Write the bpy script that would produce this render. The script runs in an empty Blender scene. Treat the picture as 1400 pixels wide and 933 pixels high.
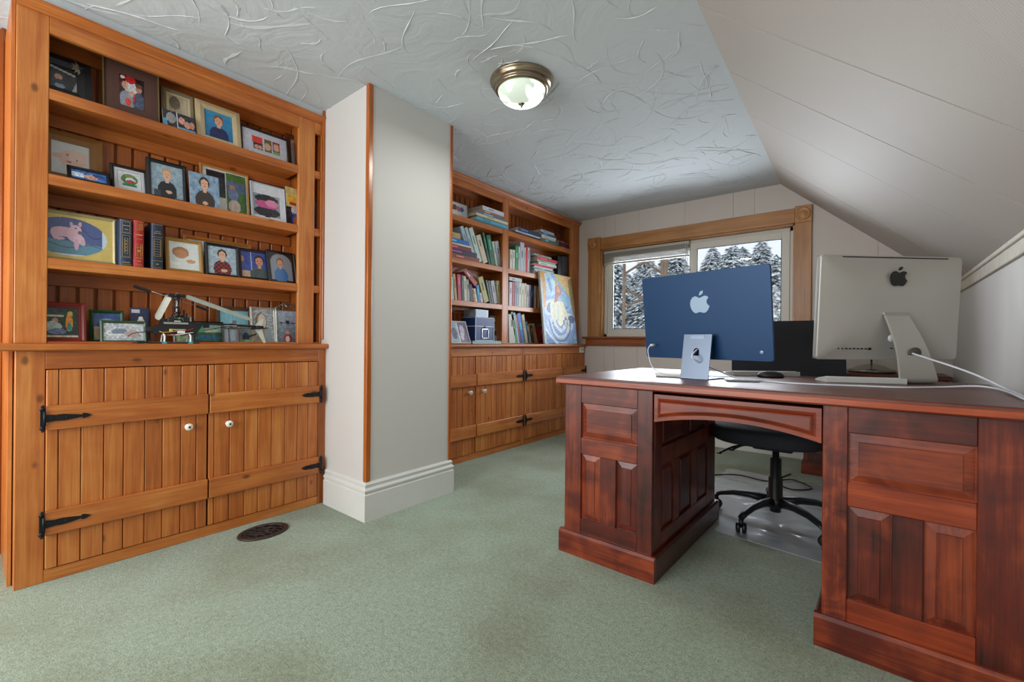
import bpy, bmesh, math, random
import numpy as np
from mathutils import Vector, Matrix, Euler, noise as mnoise
PI = math.pi
random.seed(4)
rng = np.random.RandomState(5)
scene = bpy.context.scene
COL = scene.collection

# ------------------------------------------------------------------ camera
F_PX, YAW, ROLL, CAM_H = 609.0, 0.6818, 0.0089, 0.9305
cam_data = bpy.data.cameras.new('camera')
cam = bpy.data.objects.new('camera', cam_data); COL.objects.link(cam)
cam_data.sensor_width = 36.0
cam_data.lens = F_PX / 1400 * 36
cam_data.clip_start = 0.02; cam_data.clip_end = 200
cam.matrix_world = (Matrix.Translation((0, 0, CAM_H)) @ Matrix.Rotation(YAW, 4, 'Z')
                    @ Matrix.Rotation(PI / 2, 4, 'X') @ Matrix.Rotation(ROLL, 4, 'Z'))
scene.camera = cam

# ------------------------------------------------------------------ sky, lights, exposure
scene.view_settings.view_transform = 'Standard'
scene.view_settings.look = 'None'
scene.view_settings.exposure = -0.03
scene.view_settings.gamma = 1.0
world = bpy.data.worlds.new('overcast_sky'); scene.world = world
world.use_nodes = True
bgn = world.node_tree.nodes['Background']
bgn.inputs[0].default_value = (0.80, 0.87, 0.97, 1)
bgn.inputs[1].default_value = 1.15

def area(name, loc, direction, sx, sy, power, color=(1, 1, 1)):
    d = bpy.data.lights.new(name, 'AREA'); d.shape = 'RECTANGLE'
    d.size = sx; d.size_y = sy; d.energy = power; d.color = color
    o = bpy.data.objects.new(name, d); COL.objects.link(o)
    o.location = loc
    o.rotation_euler = Vector(direction).to_track_quat('-Z', 'Y').to_euler()
    return o
# first two: unseen soft fill lamps added behind and left of the camera
area('rear_fill', (-1.55, -1.72, 1.30), (0.02, 1, 0.0), 2.0, 1.5, 80, (0.95, 0.975, 1.0))
area('left_fill', (-2.80, -1.0, 1.1), (1, 0.25, 0.0), 0.9, 1.9, 16, (1.0, 0.97, 0.93))
area('daylight_front_window', (-1.40, 4.40, 1.45), (0, -1, -0.12), 1.55, 0.8, 44, (0.86, 0.93, 1.0))

# ------------------------------------------------------------------ picture-to-world helper (pixel -> point on a real plane)
_c, _s = math.cos(YAW), math.sin(YAW); _cr, _sr = math.cos(ROLL), math.sin(ROLL)
def at(u, v, ax, val):
    xx = (u - 700) / F_PX; uu = -(v - 466.5) / F_PX
    x = xx * _cr + uu * _sr; z = -xx * _sr + uu * _cr
    r = (x * _c - _s, x * _s + _c, z)
    o = (0, 0, CAM_H); i = 'XYZ'.index(ax)
    t = (val - o[i]) / r[i]
    return Vector((r[0] * t, r[1] * t, CAM_H + r[2] * t))

# ------------------------------------------------------------------ materials
def srgb(h):
    if isinstance(h, str):
        h = h.lstrip('#'); c = [int(h[i:i + 2], 16) / 255 for i in (0, 2, 4)]
    else: c = list(h)
    return tuple((x / 12.92 if x <= 0.04045 else ((x + 0.055) / 1.055) ** 2.4) for x in c)
def rgba(h): return srgb(h) + (1,)
_mats = {}
def new_mat(name):
    m = bpy.data.materials.new(name); m.use_nodes = True
    return m, m.node_tree.nodes, m.node_tree.links, m.node_tree.nodes['Principled BSDF']
def plain(name, col, rough=0.5, metal=0.0, noise=0.0, coat=0.0, trans=0.0, emis=None, bump=0.0, scale=60):
    if name in _mats: return _mats[name]
    m, N, L, P = new_mat(name)
    P.inputs['Base Color'].default_value = rgba(col)
    P.inputs['Roughness'].default_value = rough; P.inputs['Metallic'].default_value = metal
    P.inputs['Coat Weight'].default_value = coat
    P.inputs['Coat Roughness'].default_value = 0.08
    P.inputs['Transmission Weight'].default_value = trans
    if emis: P.inputs['Emission Color'].default_value = rgba(col); P.inputs['Emission Strength'].default_value = emis
    tc = N.new('ShaderNodeTexCoord'); n = N.new('ShaderNodeTexNoise'); n.inputs['Scale'].default_value = scale
    n.inputs['Detail'].default_value = 3
    L.new(tc.outputs['Object'], n.inputs['Vector'])
    if noise:
        mx = N.new('ShaderNodeMix'); mx.data_type = 'RGBA'; mx.blend_type = 'MULTIPLY'
        mx.inputs[6].default_value = rgba(col)
        rp = N.new('ShaderNodeValToRGB')
        rp.color_ramp.elements[0].color = (1 - noise,) * 3 + (1,); rp.color_ramp.elements[1].color = (1, 1, 1, 1)
        rp.color_ramp.elements[0].position = 0.3; rp.color_ramp.elements[1].position = 0.65
        L.new(n.outputs['Fac'], rp.inputs[0]); mx.inputs[0].default_value = 1
        L.new(rp.outputs[0], mx.inputs[7]); L.new(mx.outputs[2], P.inputs['Base Color'])
    if bump:
        b = N.new('ShaderNodeBump'); b.inputs['Strength'].default_value = bump; b.inputs['Distance'].default_value = 0.002
        L.new(n.outputs['Fac'], b.inputs['Height']); L.new(b.outputs[0], P.inputs['Normal'])
    _mats[name] = m
    return m

def wood(name, axis, dark, mid, light, rough=0.4, knots=0.0, figure=0.0, coat=0.15, vary=0.12, fscale=1.0):
    """grain runs along object axis 0/1/2; every object gets its own cut of the grain"""
    if name in _mats: return _mats[name]
    m, N, L, P = new_mat(name)
    tc = N.new('ShaderNodeTexCoord'); oi = N.new('ShaderNodeObjectInfo')
    off = N.new('ShaderNodeVectorMath'); off.operation = 'SCALE'; off.inputs[0].default_value = (17.3, 31.7, 23.1)
    L.new(oi.outputs['Random'], off.inputs[3])
    add = N.new('ShaderNodeVectorMath'); add.operation = 'ADD'
    L.new(tc.outputs['Object'], add.inputs[0]); L.new(off.outputs[0], add.inputs[1])
    mp = N.new('ShaderNodeMapping'); sc = [22.0, 22.0, 22.0]; sc[axis] = 1.3; mp.inputs['Scale'].default_value = sc
    L.new(add.outputs[0], mp.inputs['Vector'])
    n1 = N.new('ShaderNodeTexNoise'); n1.inputs['Scale'].default_value = 1.0; n1.inputs['Detail'].default_value = 5
    n1.inputs['Roughness'].default_value = 0.6; n1.inputs['Distortion'].default_value = 0.6
    L.new(mp.outputs[0], n1.inputs['Vector'])
    mp2 = N.new('ShaderNodeMapping'); sc2 = [160.0] * 3; sc2[axis] = 5.0; mp2.inputs['Scale'].default_value = sc2
    L.new(add.outputs[0], mp2.inputs['Vector'])
    n2 = N.new('ShaderNodeTexNoise'); n2.inputs['Scale'].default_value = 1.0; n2.inputs['Detail'].default_value = 2
    L.new(mp2.outputs[0], n2.inputs['Vector'])
    s = N.new('ShaderNodeMath'); s.operation = 'MULTIPLY_ADD'; s.inputs[1].default_value = 0.30
    L.new(n2.outputs['Fac'], s.inputs[0]); 
    s2 = N.new('ShaderNodeMath'); s2.operation = 'MULTIPLY'; s2.inputs[1].default_value = 0.72
    L.new(n1.outputs['Fac'], s2.inputs[0]); L.new(s2.outputs[0], s.inputs[2])
    # large soft blotches + per-object tone
    n3 = N.new('ShaderNodeTexNoise'); n3.inputs['Scale'].default_value = 4.5 * fscale; n3.inputs['Detail'].default_value = 3
    n3.inputs['Distortion'].default_value = 1.0
    L.new(add.outputs[0], n3.inputs['Vector'])
    s3 = N.new('ShaderNodeMath'); s3.operation = 'MULTIPLY_ADD'; s3.inputs[1].default_value = 0.25 + figure
    L.new(n3.outputs['Fac'], s3.inputs[0]); L.new(s.outputs[0], s3.inputs[2])
    s4 = N.new('ShaderNodeMath'); s4.operation = 'MULTIPLY_ADD'; s4.inputs[1].default_value = vary
    L.new(oi.outputs['Random'], s4.inputs[0]); L.new(s3.outputs[0], s4.inputs[2])
    rp = N.new('ShaderNodeValToRGB'); e = rp.color_ramp.elements
    mean = .635 + .5 * figure + .5 * vary; half = .24 + .12 * figure
    mr = N.new('ShaderNodeMapRange'); mr.inputs['From Min'].default_value = mean - half; mr.inputs['From Max'].default_value = mean + half
    L.new(s4.outputs[0], mr.inputs['Value'])
    e[0].position = 0.0; e[0].color = rgba(dark)
    e[1].position = 1.0; e[1].color = rgba(light)
    k = e.new(.5); k.color = rgba(mid)
    L.new(mr.outputs[0], rp.inputs[0])
    out = rp.outputs[0]
    if knots:
        mk = N.new('ShaderNodeMapping'); sk = [8.5] * 3; sk[axis] = 5.0; mk.inputs['Scale'].default_value = sk
        L.new(add.outputs[0], mk.inputs['Vector'])
        v = N.new('ShaderNodeTexVoronoi'); v.inputs['Scale'].default_value = 1.0; v.inputs['Randomness'].default_value = 1.0
        L.new(mk.outputs[0], v.inputs['Vector'])
        kr = N.new('ShaderNodeValToRGB'); ke = kr.color_ramp.elements
        ke[0].position = 0.0; ke[0].color = (0.9, 0.9, 0.9, 1); ke[1].position = 0.115; ke[1].color = (0, 0, 0, 1)
        q = ke.new(0.06); q.color = (0.75, 0.75, 0.75, 1); q2 = ke.new(0.085); q2.color = (0.3, 0.3, 0.3, 1)
        L.new(v.outputs['Distance'], kr.inputs[0])
        mx = N.new('ShaderNodeMix'); mx.data_type = 'RGBA'; mx.inputs[7].default_value = rgba('#3a1808')
        ks = N.new('ShaderNodeMath'); ks.operation = 'MULTIPLY'; ks.inputs[1].default_value = knots
        L.new(kr.outputs[0], ks.inputs[0]); L.new(ks.outputs[0], mx.inputs[0]); L.new(out, mx.inputs[6]); out = mx.outputs[2]
    L.new(out, P.inputs['Base Color'])
    P.inputs['Roughness'].default_value = rough; P.inputs['Coat Weight'].default_value = coat
    P.inputs['Coat Roughness'].default_value = 0.25
    b = N.new('ShaderNodeBump'); b.inputs['Strength'].default_value = 0.12; b.inputs['Distance'].default_value = 0.001
    L.new(s.outputs[0], b.inputs['Height']); L.new(b.outputs[0], P.inputs['Normal'])
    _mats[name] = m
    return m

PD, PM, PL = '#8c4518', '#b7682b', '#d38d47'
pine = [wood('pine_x', 0, PD, PM, PL, knots=.8), wood('pine_y', 1, PD, PM, PL, knots=.8), wood('pine_z', 2, PD, PM, PL, knots=.8)]
pine_in = [None, wood('pine_inner_y', 1, '#864318', '#ab5e24', '#c47a38', knots=.7), wood('pine_inner_z', 2, '#864318', '#ab5e24', '#c47a38', knots=.7)]
casing_w = [wood('oak_casing_x', 0, '#8a5a2c', '#a9733c', '#c08a50', knots=.25), None, wood('oak_casing_z', 2, '#8a5a2c', '#a9733c', '#c08a50', knots=.3)]
trim_w = wood('stained_trim', 2, '#7e3d12', '#a9581c', '#bd6c2a', rough=.3, coat=.4)
sill_w = wood('sill_wood', 0, '#6c3312', '#8f4a1c', '#a65c28', rough=.35, coat=.3)
MD, MM, ML = '#280b08', '#602012', '#98421d'
mah = [wood('mahogany_x', 0, MD, MM, ML, rough=.36, figure=.40, coat=.22, vary=.22, fscale=1.5),
       wood('mahogany_y', 1, MD, MM, ML, rough=.36, figure=.40, coat=.22, vary=.22, fscale=1.5),
       wood('mahogany_z', 2, MD, MM, ML, rough=.36, figure=.45, coat=.22, vary=.22, fscale=1.5)]
mah_fig = wood('mahogany_flame', 2, '#2c0d09', '#652417', '#a54a24', rough=.3, figure=.6, coat=.3, vary=.05, fscale=3.0)
mah_bright = wood('mahogany_bright', 0, '#521a0c', '#8a3415', '#b25221', rough=.3, figure=.2, coat=.4, vary=.08)
mah_top = wood('mahogany_top', 0, '#3c1a13', '#5e2d21', '#7a4635', rough=.40, figure=.3, coat=.12, vary=.0)
dark_in = plain('shadow_backing', '#3a1d0d', .8)
groove_in = plain('groove_stain', '#8a4a1c', .6)

def plaster_mat():
    m, N, L, P = new_mat('trowelled_plaster')
    tc = N.new('ShaderNodeTexCoord')
    nw = N.new('ShaderNodeTexNoise'); nw.inputs['Scale'].default_value = 1.6; nw.inputs['Detail'].default_value = 2
    L.new(tc.outputs['Object'], nw.inputs['Vector'])
    sc = N.new('ShaderNodeVectorMath'); sc.operation = 'SCALE'; sc.inputs[3].default_value = 0.9
    L.new(nw.outputs['Color'], sc.inputs[0])
    ad = N.new('ShaderNodeVectorMath'); ad.operation = 'ADD'
    L.new(tc.outputs['Object'], ad.inputs[0]); L.new(sc.outputs[0], ad.inputs[1])
    fine = N.new('ShaderNodeTexNoise'); fine.inputs['Scale'].default_value = 22; fine.inputs['Detail'].default_value = 6
    fine.inputs['Distortion'].default_value = 1.2
    L.new(tc.outputs['Object'], fine.inputs['Vector'])
    lo_ = N.new('ShaderNodeTexNoise'); lo_.inputs['Scale'].default_value = 3.2; lo_.inputs['Detail'].default_value = 5; lo_.inputs['Distortion'].default_value = 2.5
    L.new(ad.outputs[0], lo_.inputs['Vector'])
    f2 = N.new('ShaderNodeMath'); f2.operation = 'MULTIPLY_ADD'; f2.inputs[1].default_value = .12
    L.new(fine.outputs['Fac'], f2.inputs[0]); L.new(lo_.outputs['Fac'], f2.inputs[2])
    b = N.new('ShaderNodeBump'); b.inputs['Strength'].default_value = .6; b.inputs['Distance'].default_value = 0.009
    L.new(f2.outputs[0], b.inputs['Height']); L.new(b.outputs[0], P.inputs['Normal'])
    P.inputs['Base Color'].default_value = rgba('#c5cbce'); P.inputs['Roughness'].default_value = .75
    return m
plaster = plaster_mat()

def wallpaper(name, col, line, scale=1.0):
    m, N, L, P = new_mat(name)
    tc = N.new('ShaderNodeTexCoord')
    geo = N.new('ShaderNodeNewGeometry')
    mp = N.new('ShaderNodeMapping'); mp.inputs['Rotation'].default_value = (0, .6, .0); mp.inputs['Scale'].default_value = (1, 1, 1)
    L.new(geo.outputs['Position'], mp.inputs[0])
    w = N.new('ShaderNodeTexWave'); w.inputs['Scale'].default_value = 60 * scale; w.inputs['Distortion'].default_value = 3.5
    w.inputs['Detail'].default_value = 2; w.bands_direction = 'DIAGONAL'; L.new(mp.outputs[0], w.inputs['Vector'])
    n = N.new('ShaderNodeTexNoise'); n.inputs['Scale'].default_value = 240; L.new(geo.outputs['Position'], n.inputs['Vector'])
    n2 = N.new('ShaderNodeTexNoise'); n2.inputs['Scale'].default_value = 2.2; n2.inputs['Detail'].default_value = 4; L.new(geo.outputs['Position'], n2.inputs['Vector'])
    a = N.new('ShaderNodeMath'); a.operation = 'MULTIPLY_ADD'; a.inputs[1].default_value = .5
    L.new(n.outputs['Fac'], a.inputs[0]); L.new(w.outputs['Fac'], a.inputs[2])
    rp = N.new('ShaderNodeValToRGB'); rp.color_ramp.elements[0].color = rgba(line); rp.color_ramp.elements[1].color = rgba(col)
    rp.color_ramp.elements[0].position = .25; rp.color_ramp.elements[1].position = .8
    L.new(a.outputs[0], rp.inputs[0])
    mx = N.new('ShaderNodeMix'); mx.data_type = 'RGBA'; mx.blend_type = 'MULTIPLY'; mx.inputs[0].default_value = .25
    L.new(rp.outputs[0], mx.inputs[6]); L.new(n2.outputs['Color'], mx.inputs[7])
    mx.inputs[0].default_value = 0.0
    L.new(mx.outputs[2], P.inputs['Base Color'])
    b = N.new('ShaderNodeBump'); b.inputs['Strength'].default_value = .10; b.inputs['Distance'].default_value = .001
    L.new(a.outputs[0], b.inputs['Height']); L.new(b.outputs[0], P.inputs['Normal'])
    P.inputs['Roughness'].default_value = .6
    return m
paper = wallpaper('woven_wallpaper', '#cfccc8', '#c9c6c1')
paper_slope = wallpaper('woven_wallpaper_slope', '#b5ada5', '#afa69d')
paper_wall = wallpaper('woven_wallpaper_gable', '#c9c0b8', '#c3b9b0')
seam_mat = plain('yellowed_seam', '#a08a64', .8)

def carpet_mat():
    m, N, L, P = new_mat('sage_carpet')
    tc = N.new('ShaderNodeTexCoord')
    n = N.new('ShaderNodeTexNoise'); n.inputs['Scale'].default_value = 210; n.inputs['Detail'].default_value = 3
    n.inputs['Roughness'].default_value = .8
    n2 = N.new('ShaderNodeTexNoise'); n2.inputs['Scale'].default_value = 2.0; n2.inputs['Detail'].default_value = 5
    n3 = N.new('ShaderNodeTexNoise'); n3.inputs['Scale'].default_value = 60; n3.inputs['Detail'].default_value = 4
    for x in (n, n2, n3): L.new(tc.outputs['Object'], x.inputs['Vector'])
    rp = N.new('ShaderNodeValToRGB'); e = rp.color_ramp.elements
    e[0].position = .36; e[0].color = rgba('#5c6c5b'); e[1].position = .65; e[1].color = rgba('#aebaa4')
    k = e.new(.5); k.color = rgba('#8b9a85')
    ad = N.new('ShaderNodeMath'); ad.operation = 'MULTIPLY_ADD'; ad.inputs[1].default_value = .22; 
    sb = N.new('ShaderNodeMath'); sb.operation = 'MULTIPLY'; sb.inputs[1].default_value = .78
    L.new(n.outputs['Fac'], sb.inputs[0]); L.new(n3.outputs['Fac'], ad.inputs[0]); L.new(sb.outputs[0], ad.inputs[2])
    L.new(ad.outputs[0], rp.inputs[0])
    st = N.new('ShaderNodeValToRGB'); s = st.color_ramp.elements
    s[0].position = .35; s[0].color = rgba('#c7bb9c'); s[1].position = .55; s[1].color = (1, 1, 1, 1)
    L.new(n2.outputs['Fac'], st.inputs[0])
    mx = N.new('ShaderNodeMix'); mx.data_type = 'RGBA'; mx.blend_type = 'MULTIPLY'; mx.inputs[0].default_value = .55
    L.new(rp.outputs[0], mx.inputs[6]); L.new(st.outputs[0], mx.inputs[7]); L.new(mx.outputs[2], P.inputs['Base Color'])
    b = N.new('ShaderNodeBump'); b.inputs['Strength'].default_value = .9; b.inputs['Distance'].default_value = .004
    L.new(ad.outputs[0], b.inputs['Height']); L.new(b.outputs[0], P.inputs['Normal'])
    P.inputs['Roughness'].default_value = .95; P.inputs['Sheen Weight'].default_value = .2
    return m
carpet = carpet_mat()
white_paint = plain('white_gloss_paint', '#d8d8d3', .35, noise=.05, scale=8)
vinyl = plain('vinyl_sash', '#c9c4b8', .4)
black_iron = plain('black_iron', '#17191c', .45, metal=.4, bump=.3, scale=200)
black_plastic = plain('black_plastic', '#15161a', .42)
porcelain = plain('white_porcelain', '#eeeae0', .15, coat=.5)

def photo_mat():
    m, N, L, P = new_mat('printed_picture')
    a = N.new('ShaderNodeAttribute'); a.attribute_name = 'Col'; L.new(a.outputs['Color'], P.inputs['Base Color'])
    P.inputs['Roughness'].default_value = .35; P.inputs['Coat Weight'].default_value = .5; P.inputs['Coat Roughness'].default_value = .04
    return m
photo_m = photo_mat()
def canvas_mat():
    m = photo_m.copy(); m.name = 'painted_canvas'; P = m.node_tree.nodes['Principled BSDF']
    P.inputs['Coat Weight'].default_value = .1; P.inputs['Roughness'].default_value = .5; return m
canvas_m = canvas_mat()

# ------------------------------------------------------------------ mesh helpers
def bx(bm, x0, x1, y0, y1, z0, z1, bev=0.0, mi=0, seg=1):
    x0, x1 = min(x0, x1), max(x0, x1); y0, y1 = min(y0, y1), max(y0, y1); z0, z1 = min(z0, z1), max(z0, z1)
    vs = [bm.verts.new(p) for p in ((x0, y0, z0), (x1, y0, z0), (x1, y1, z0), (x0, y1, z0), (x0, y0, z1), (x1, y0, z1), (x1, y1, z1), (x0, y1, z1))]
    fs = [bm.faces.new([vs[i] for i in f]) for f in ((0, 3, 2, 1), (4, 5, 6, 7), (0, 1, 5, 4), (1, 2, 6, 5), (2, 3, 7, 6), (3, 0, 4, 7))]
    for f in fs: f.material_index = mi
    if bev > 0:
        bev = min(bev, .45 * min(x1 - x0, y1 - y0, z1 - z0))
        es = list({e for f in fs for e in f.edges})
        r = bmesh.ops.bevel(bm, geom=es, offset=bev, segments=seg, affect='EDGES', profile=.5)
        for f in r['faces']: f.material_index = mi
    return bm
def prism(bm, pts, axis, a0, a1, mi=0):
    """extrude 2D polygon pts along axis (0,1,2) between a0 and a1; pts are the other two coordinates in order"""
    def mk(p, a):
        c = [0, 0, 0]; o = [i for i in range(3) if i != axis]
        c[o[0]], c[o[1]] = p; c[axis] = a; return bm.verts.new(c)
    A = [mk(p, a0) for p in pts]; Bq = [mk(p, a1) for p in pts]; n = len(pts)
    f = [bm.faces.new(A), bm.faces.new(list(reversed(Bq)))]
    for i in range(n): f.append(bm.faces.new((A[i], Bq[i], Bq[(i + 1) % n], A[(i + 1) % n])))
    for q in f: q.material_index = mi
    bmesh.ops.recalc_face_normals(bm, faces=f)
    return f
def lathe(bm, prof, cx=0, cy=0, n=32, axis=2, mi=0, a0=0., a1=2 * PI, sx=1., sy=1.):
    rings = []
    full = abs(a1 - a0 - 2 * PI) < 1e-6
    m = n if full else n + 1
    for r, z in prof:
        ring = []
        for i in range(m):
            t = a0 + (a1 - a0) * i / n
            p = [cx + r * math.cos(t) * sx, cy + r * math.sin(t) * sy, z]
            if axis == 0: p = [p[2], p[0], p[1]]
            elif axis == 1: p = [p[0], p[2], p[1]]
            ring.append(bm.verts.new(p))
        rings.append(ring)
    fs = []
    for a, b in zip(rings, rings[1:]):
        for i in range(n if full else n):
            j = (i + 1) % m
            if not full and i + 1 >= m: break
            fs.append(bm.faces.new((a[i], a[j], b[j], b[i])))
    if full:
        for ring in (rings[0], rings[-1]):
            if len(ring) > 2: fs.append(bm.faces.new(ring))
    for f in fs: f.material_index = mi; f.smooth = True
    bmesh.ops.recalc_face_normals(bm, faces=fs)
    return bm
def tube(bm, pts, r, n=8, mi=0, smooth=True, radii=None):
    pts = [Vector(p) for p in pts]
    rings = []
    up = Vector((0, 0, 1)); prev = None
    for i, p in enumerate(pts):
        d = (pts[min(i + 1, len(pts) - 1)] - pts[max(i - 1, 0)])
        if d.length < 1e-9: d = Vector((0, 0, 1))
        d.normalize()
        if prev is None:
            a = d.cross(up); 
            if a.length < 1e-3: a = d.cross(Vector((1, 0, 0)))
        else:
            a = prev - d * prev.dot(d)
            if a.length < 1e-4: a = d.cross(up)
        a.normalize(); prev = a; b = d.cross(a)
        rr = radii[i] if radii else r
        rings.append([bm.verts.new(p + (a * math.cos(2 * PI * k / n) + b * math.sin(2 * PI * k / n)) * rr) for k in range(n)])
    fs = []
    for A, Bq in zip(rings, rings[1:]):
        for k in range(n): fs.append(bm.faces.new((A[k], A[(k + 1) % n], Bq[(k + 1) % n], Bq[k])))
    fs.append(bm.faces.new(rings[0])); fs.append(bm.faces.new(list(reversed(rings[-1]))))
    for f in fs: f.material_index = mi; f.smooth = smooth
    bmesh.ops.recalc_face_normals(bm, faces=fs)
    return bm
def smooth_path(pts, k=6):
    P = [Vector(p) for p in pts]; out = []
    for i in range(len(P) - 1):
        p0 = P[max(i - 1, 0)]; p1 = P[i]; p2 = P[i + 1]; p3 = P[min(i + 2, len(P) - 1)]
        for j in range(k):
            t = j / k
            out.append(0.5 * ((2 * p1) + (p2 - p0) * t + (2 * p0 - 5 * p1 + 4 * p2 - p3) * t * t + (3 * p1 - p0 - 3 * p2 + p3) * t ** 3))
    out.append(P[-1]); return out

def wloc(o):
    v = Vector((0, 0, 0))
    while o is not None: v += Vector(o.location); o = o.parent
    return v
def obj(name, bm, mat, parent=None, world=True, recenter=True, smooth=False):
    """one mesh object; the mesh is given in world space (world=True) or in the parent's own space"""
    me = bpy.data.meshes.new(name)
    off = wloc(parent) if (parent is not None and world) else Vector((0, 0, 0))
    if recenter and len(bm.verts):
        xs = [v.co.copy() for v in bm.verts]
        lo = Vector([min(c[i] for c in xs) for i in range(3)]); hi = Vector([max(c[i] for c in xs) for i in range(3)])
        cen = Vector(((lo.x + hi.x) / 2, (lo.y + hi.y) / 2, lo.z))
        for v in bm.verts: v.co -= cen
    else: cen = Vector((0, 0, 0))
    if smooth:
        for f in bm.faces: f.smooth = True
    bm.to_mesh(me); bm.free()
    for m in (mat if isinstance(mat, (list, tuple)) else [mat]): me.materials.append(m)
    o = bpy.data.objects.new(name, me); COL.objects.link(o)
    o.parent = parent; o.location = cen - off
    return o
def tag(o, label, cat, group=None):
    o['label'] = label; o['category'] = cat
    if group: o['group'] = group
    return o
def thing(name, label, cat, loc=(0, 0, 0), rot=(0, 0, 0), group=None):
    o = bpy.data.objects.new(name, None); COL.objects.link(o); o.empty_display_size = .05
    o.location = loc; o.rotation_euler = rot
    return tag(o, label, cat, group)
def struct(name, bm, mat, parent=None, **k):
    o = obj(name, bm, mat, parent, **k)
    if parent is None: o['kind'] = 'structure'
    return o
def struct_empty(name, loc=(0, 0, 0)):
    o = bpy.data.objects.new(name, None); COL.objects.link(o); o.location = loc; o['kind'] = 'structure'; o.empty_display_size = .05
    return o
NB = bmesh.new
def box_obj(name, dims, mat, parent=None, bev=.002, **k):
    return obj(name, bx(NB(), *dims, bev=bev), mat, parent, **k)

# ================================================================== THE SHELL
H = 2.248           # flat ceiling
YW = 4.249          # gable wall with the window
KX = 0.423          # knee wall under the slope
Y0 = -1.8
XL = -2.74
def crease(y): return -0.606 + (YW - y) * 0.028
bm = NB(); bx(bm, -3.1, KX + .1, Y0 - .1, YW + .1, -.12, 0); struct('floor', bm, carpet, recenter=False)
bm = NB(); pts = [(-3.1, Y0 - .1), (crease(Y0) + .06, Y0 - .1), (crease(YW) + .06, YW + .1), (-3.1, YW + .1)]
prism(bm, pts, 2, H, H + .1); ceil = struct('ceiling', bm, plaster, recenter=False)
cr_ = random.Random(21); bm = NB()
for k in range(760):      # trowel ridges: low curved burrs standing off the plaster
    x, y = cr_.uniform(-3.0, crease(2) - .04), cr_.uniform(-1.2, YW - .05)
    L0 = cr_.choice((.10, .18, .28, .42)) * cr_.uniform(.7, 1.3); a = cr_.uniform(0, 2 * PI); cv = cr_.uniform(-5, 5); n = 9
    hgt = cr_.uniform(.002, .0052); wd = hgt * cr_.uniform(.9, 1.6); pr = None
    for i in range(n + 1):
        t = i / n; a2 = a + cv * (t * L0) + .35 * math.sin(t * 5 + k); 
        if i: x += math.cos(a2) * L0 / n; y += math.sin(a2) * L0 / n
        if x > crease(y) - .01 or y > YW - .01 or x < -3.05: break
        tp = math.sin(PI * min(1, max(0, t))) ** .5 * (.7 + .3 * math.sin(k * 3 + t * 17)); nx, ny = -math.sin(a2), math.cos(a2)
        c = [bm.verts.new((x + nx * wd * tp, y + ny * wd * tp, H + .0003)), bm.verts.new((x + nx * wd * .3 * tp, y + ny * wd * .3 * tp, H - hgt * tp)), bm.verts.new((x - nx * wd * 2.2 * tp, y - ny * wd * 2.2 * tp, H + .0003))]
        if pr: bm.faces.new((pr[0], pr[1], c[1], c[0])); bm.faces.new((pr[1], pr[2], c[2], c[1]))
        pr = c
bmesh.ops.recalc_face_normals(bm, faces=bm.faces[:])
rid = obj('plaster_ridges', bm, plaster, ceil, recenter=False); rid['kind'] = 'stuff'
# knee wall and its batten
bm = NB(); bx(bm, KX, KX + .1, Y0 - .1, YW + .1, 0, 1.42); struct('wall_right', bm, paper, recenter=False)
kz = 1.335
bm = NB(); bx(bm, KX - .012, KX, Y0, YW, kz - .075, kz - .012, bev=.003); bx(bm, KX - .02, KX, Y0, YW, kz - .02, kz + .004, bev=.004)
struct('trim_4', bm, plain('batten_paint', '#c9c0ae', .5, noise=.15, scale=20))
bm = NB(); bx(bm, KX - .014, KX, Y0, YW, 0, .14, bev=.004); struct('baseboard_right', bm, white_paint)
# slope: backing + individual sheets with open, yellowed joints
slope = NB()
def slp(y, t, off=0.0):  # t 0 at crease, 1 at knee wall
    cx = crease(y); x = cx + (KX - cx) * t; z = H + (kz - H) * t
    n = Vector((-(kz - H), 0, (KX - cx))).normalized()
    return Vector((x, y, z)) + n * off
A = [slp(Y0 - .1, -.02, .012), slp(YW + .1, -.02, .012), slp(YW + .1, 1.12, .012), slp(Y0 - .1, 1.12, .012)]
vs = [slope.verts.new(p) for p in A] + [slope.verts.new(p + Vector((.08, 0, .08))) for p in A]
for f in ((0, 1, 2, 3), (7, 6, 5, 4), (0, 4, 5, 1), (1, 5, 6, 2), (2, 6, 7, 3), (3, 7, 4, 0)): slope.faces.new([vs[i] for i in f])
bmesh.ops.recalc_face_normals(slope, faces=slope.faces[:])
sl = struct('wall_slope', slope, seam_mat, recenter=False)
seams = [(Y0, Y0), (-.6, -.6), (.45, .45), (1.81, 1.64), (2.33, 2.145), (2.83, 2.66), (3.34, 3.10), (3.68, 3.61), (YW + .01, YW + .01)]
for i, (a, b) in enumerate(zip(seams, seams[1:])):
    bm = NB(); g = .0036
    a2, b2, a3, b3 = a[0] + g, b[0] - g, a[1] + g, b[1] - g; tk = .012
    base_ = random.uniform(-.0015, .0015)
    cs = [slp(a2, 0, base_), slp(b2, 0, base_), slp(b3, 1.0, base_), slp(a3, 1.0, base_)]
    top = [slp(a2, 0, tk), slp(b2, 0, tk), slp(b3, 1.0, tk), slp(a3, 1.0, tk)]
    v = [bm.verts.new(p) for p in cs + top]
    for f in ((0, 3, 2, 1), (4, 5, 6, 7), (0, 1, 5, 4), (1, 2, 6, 5), (2, 3, 7, 6), (3, 0, 4, 7)): bm.faces.new([v[i] for i in f])
    bmesh.ops.recalc_face_normals(bm, faces=bm.faces[:])
    obj('panel', bm, paper_slope, sl)
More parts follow.
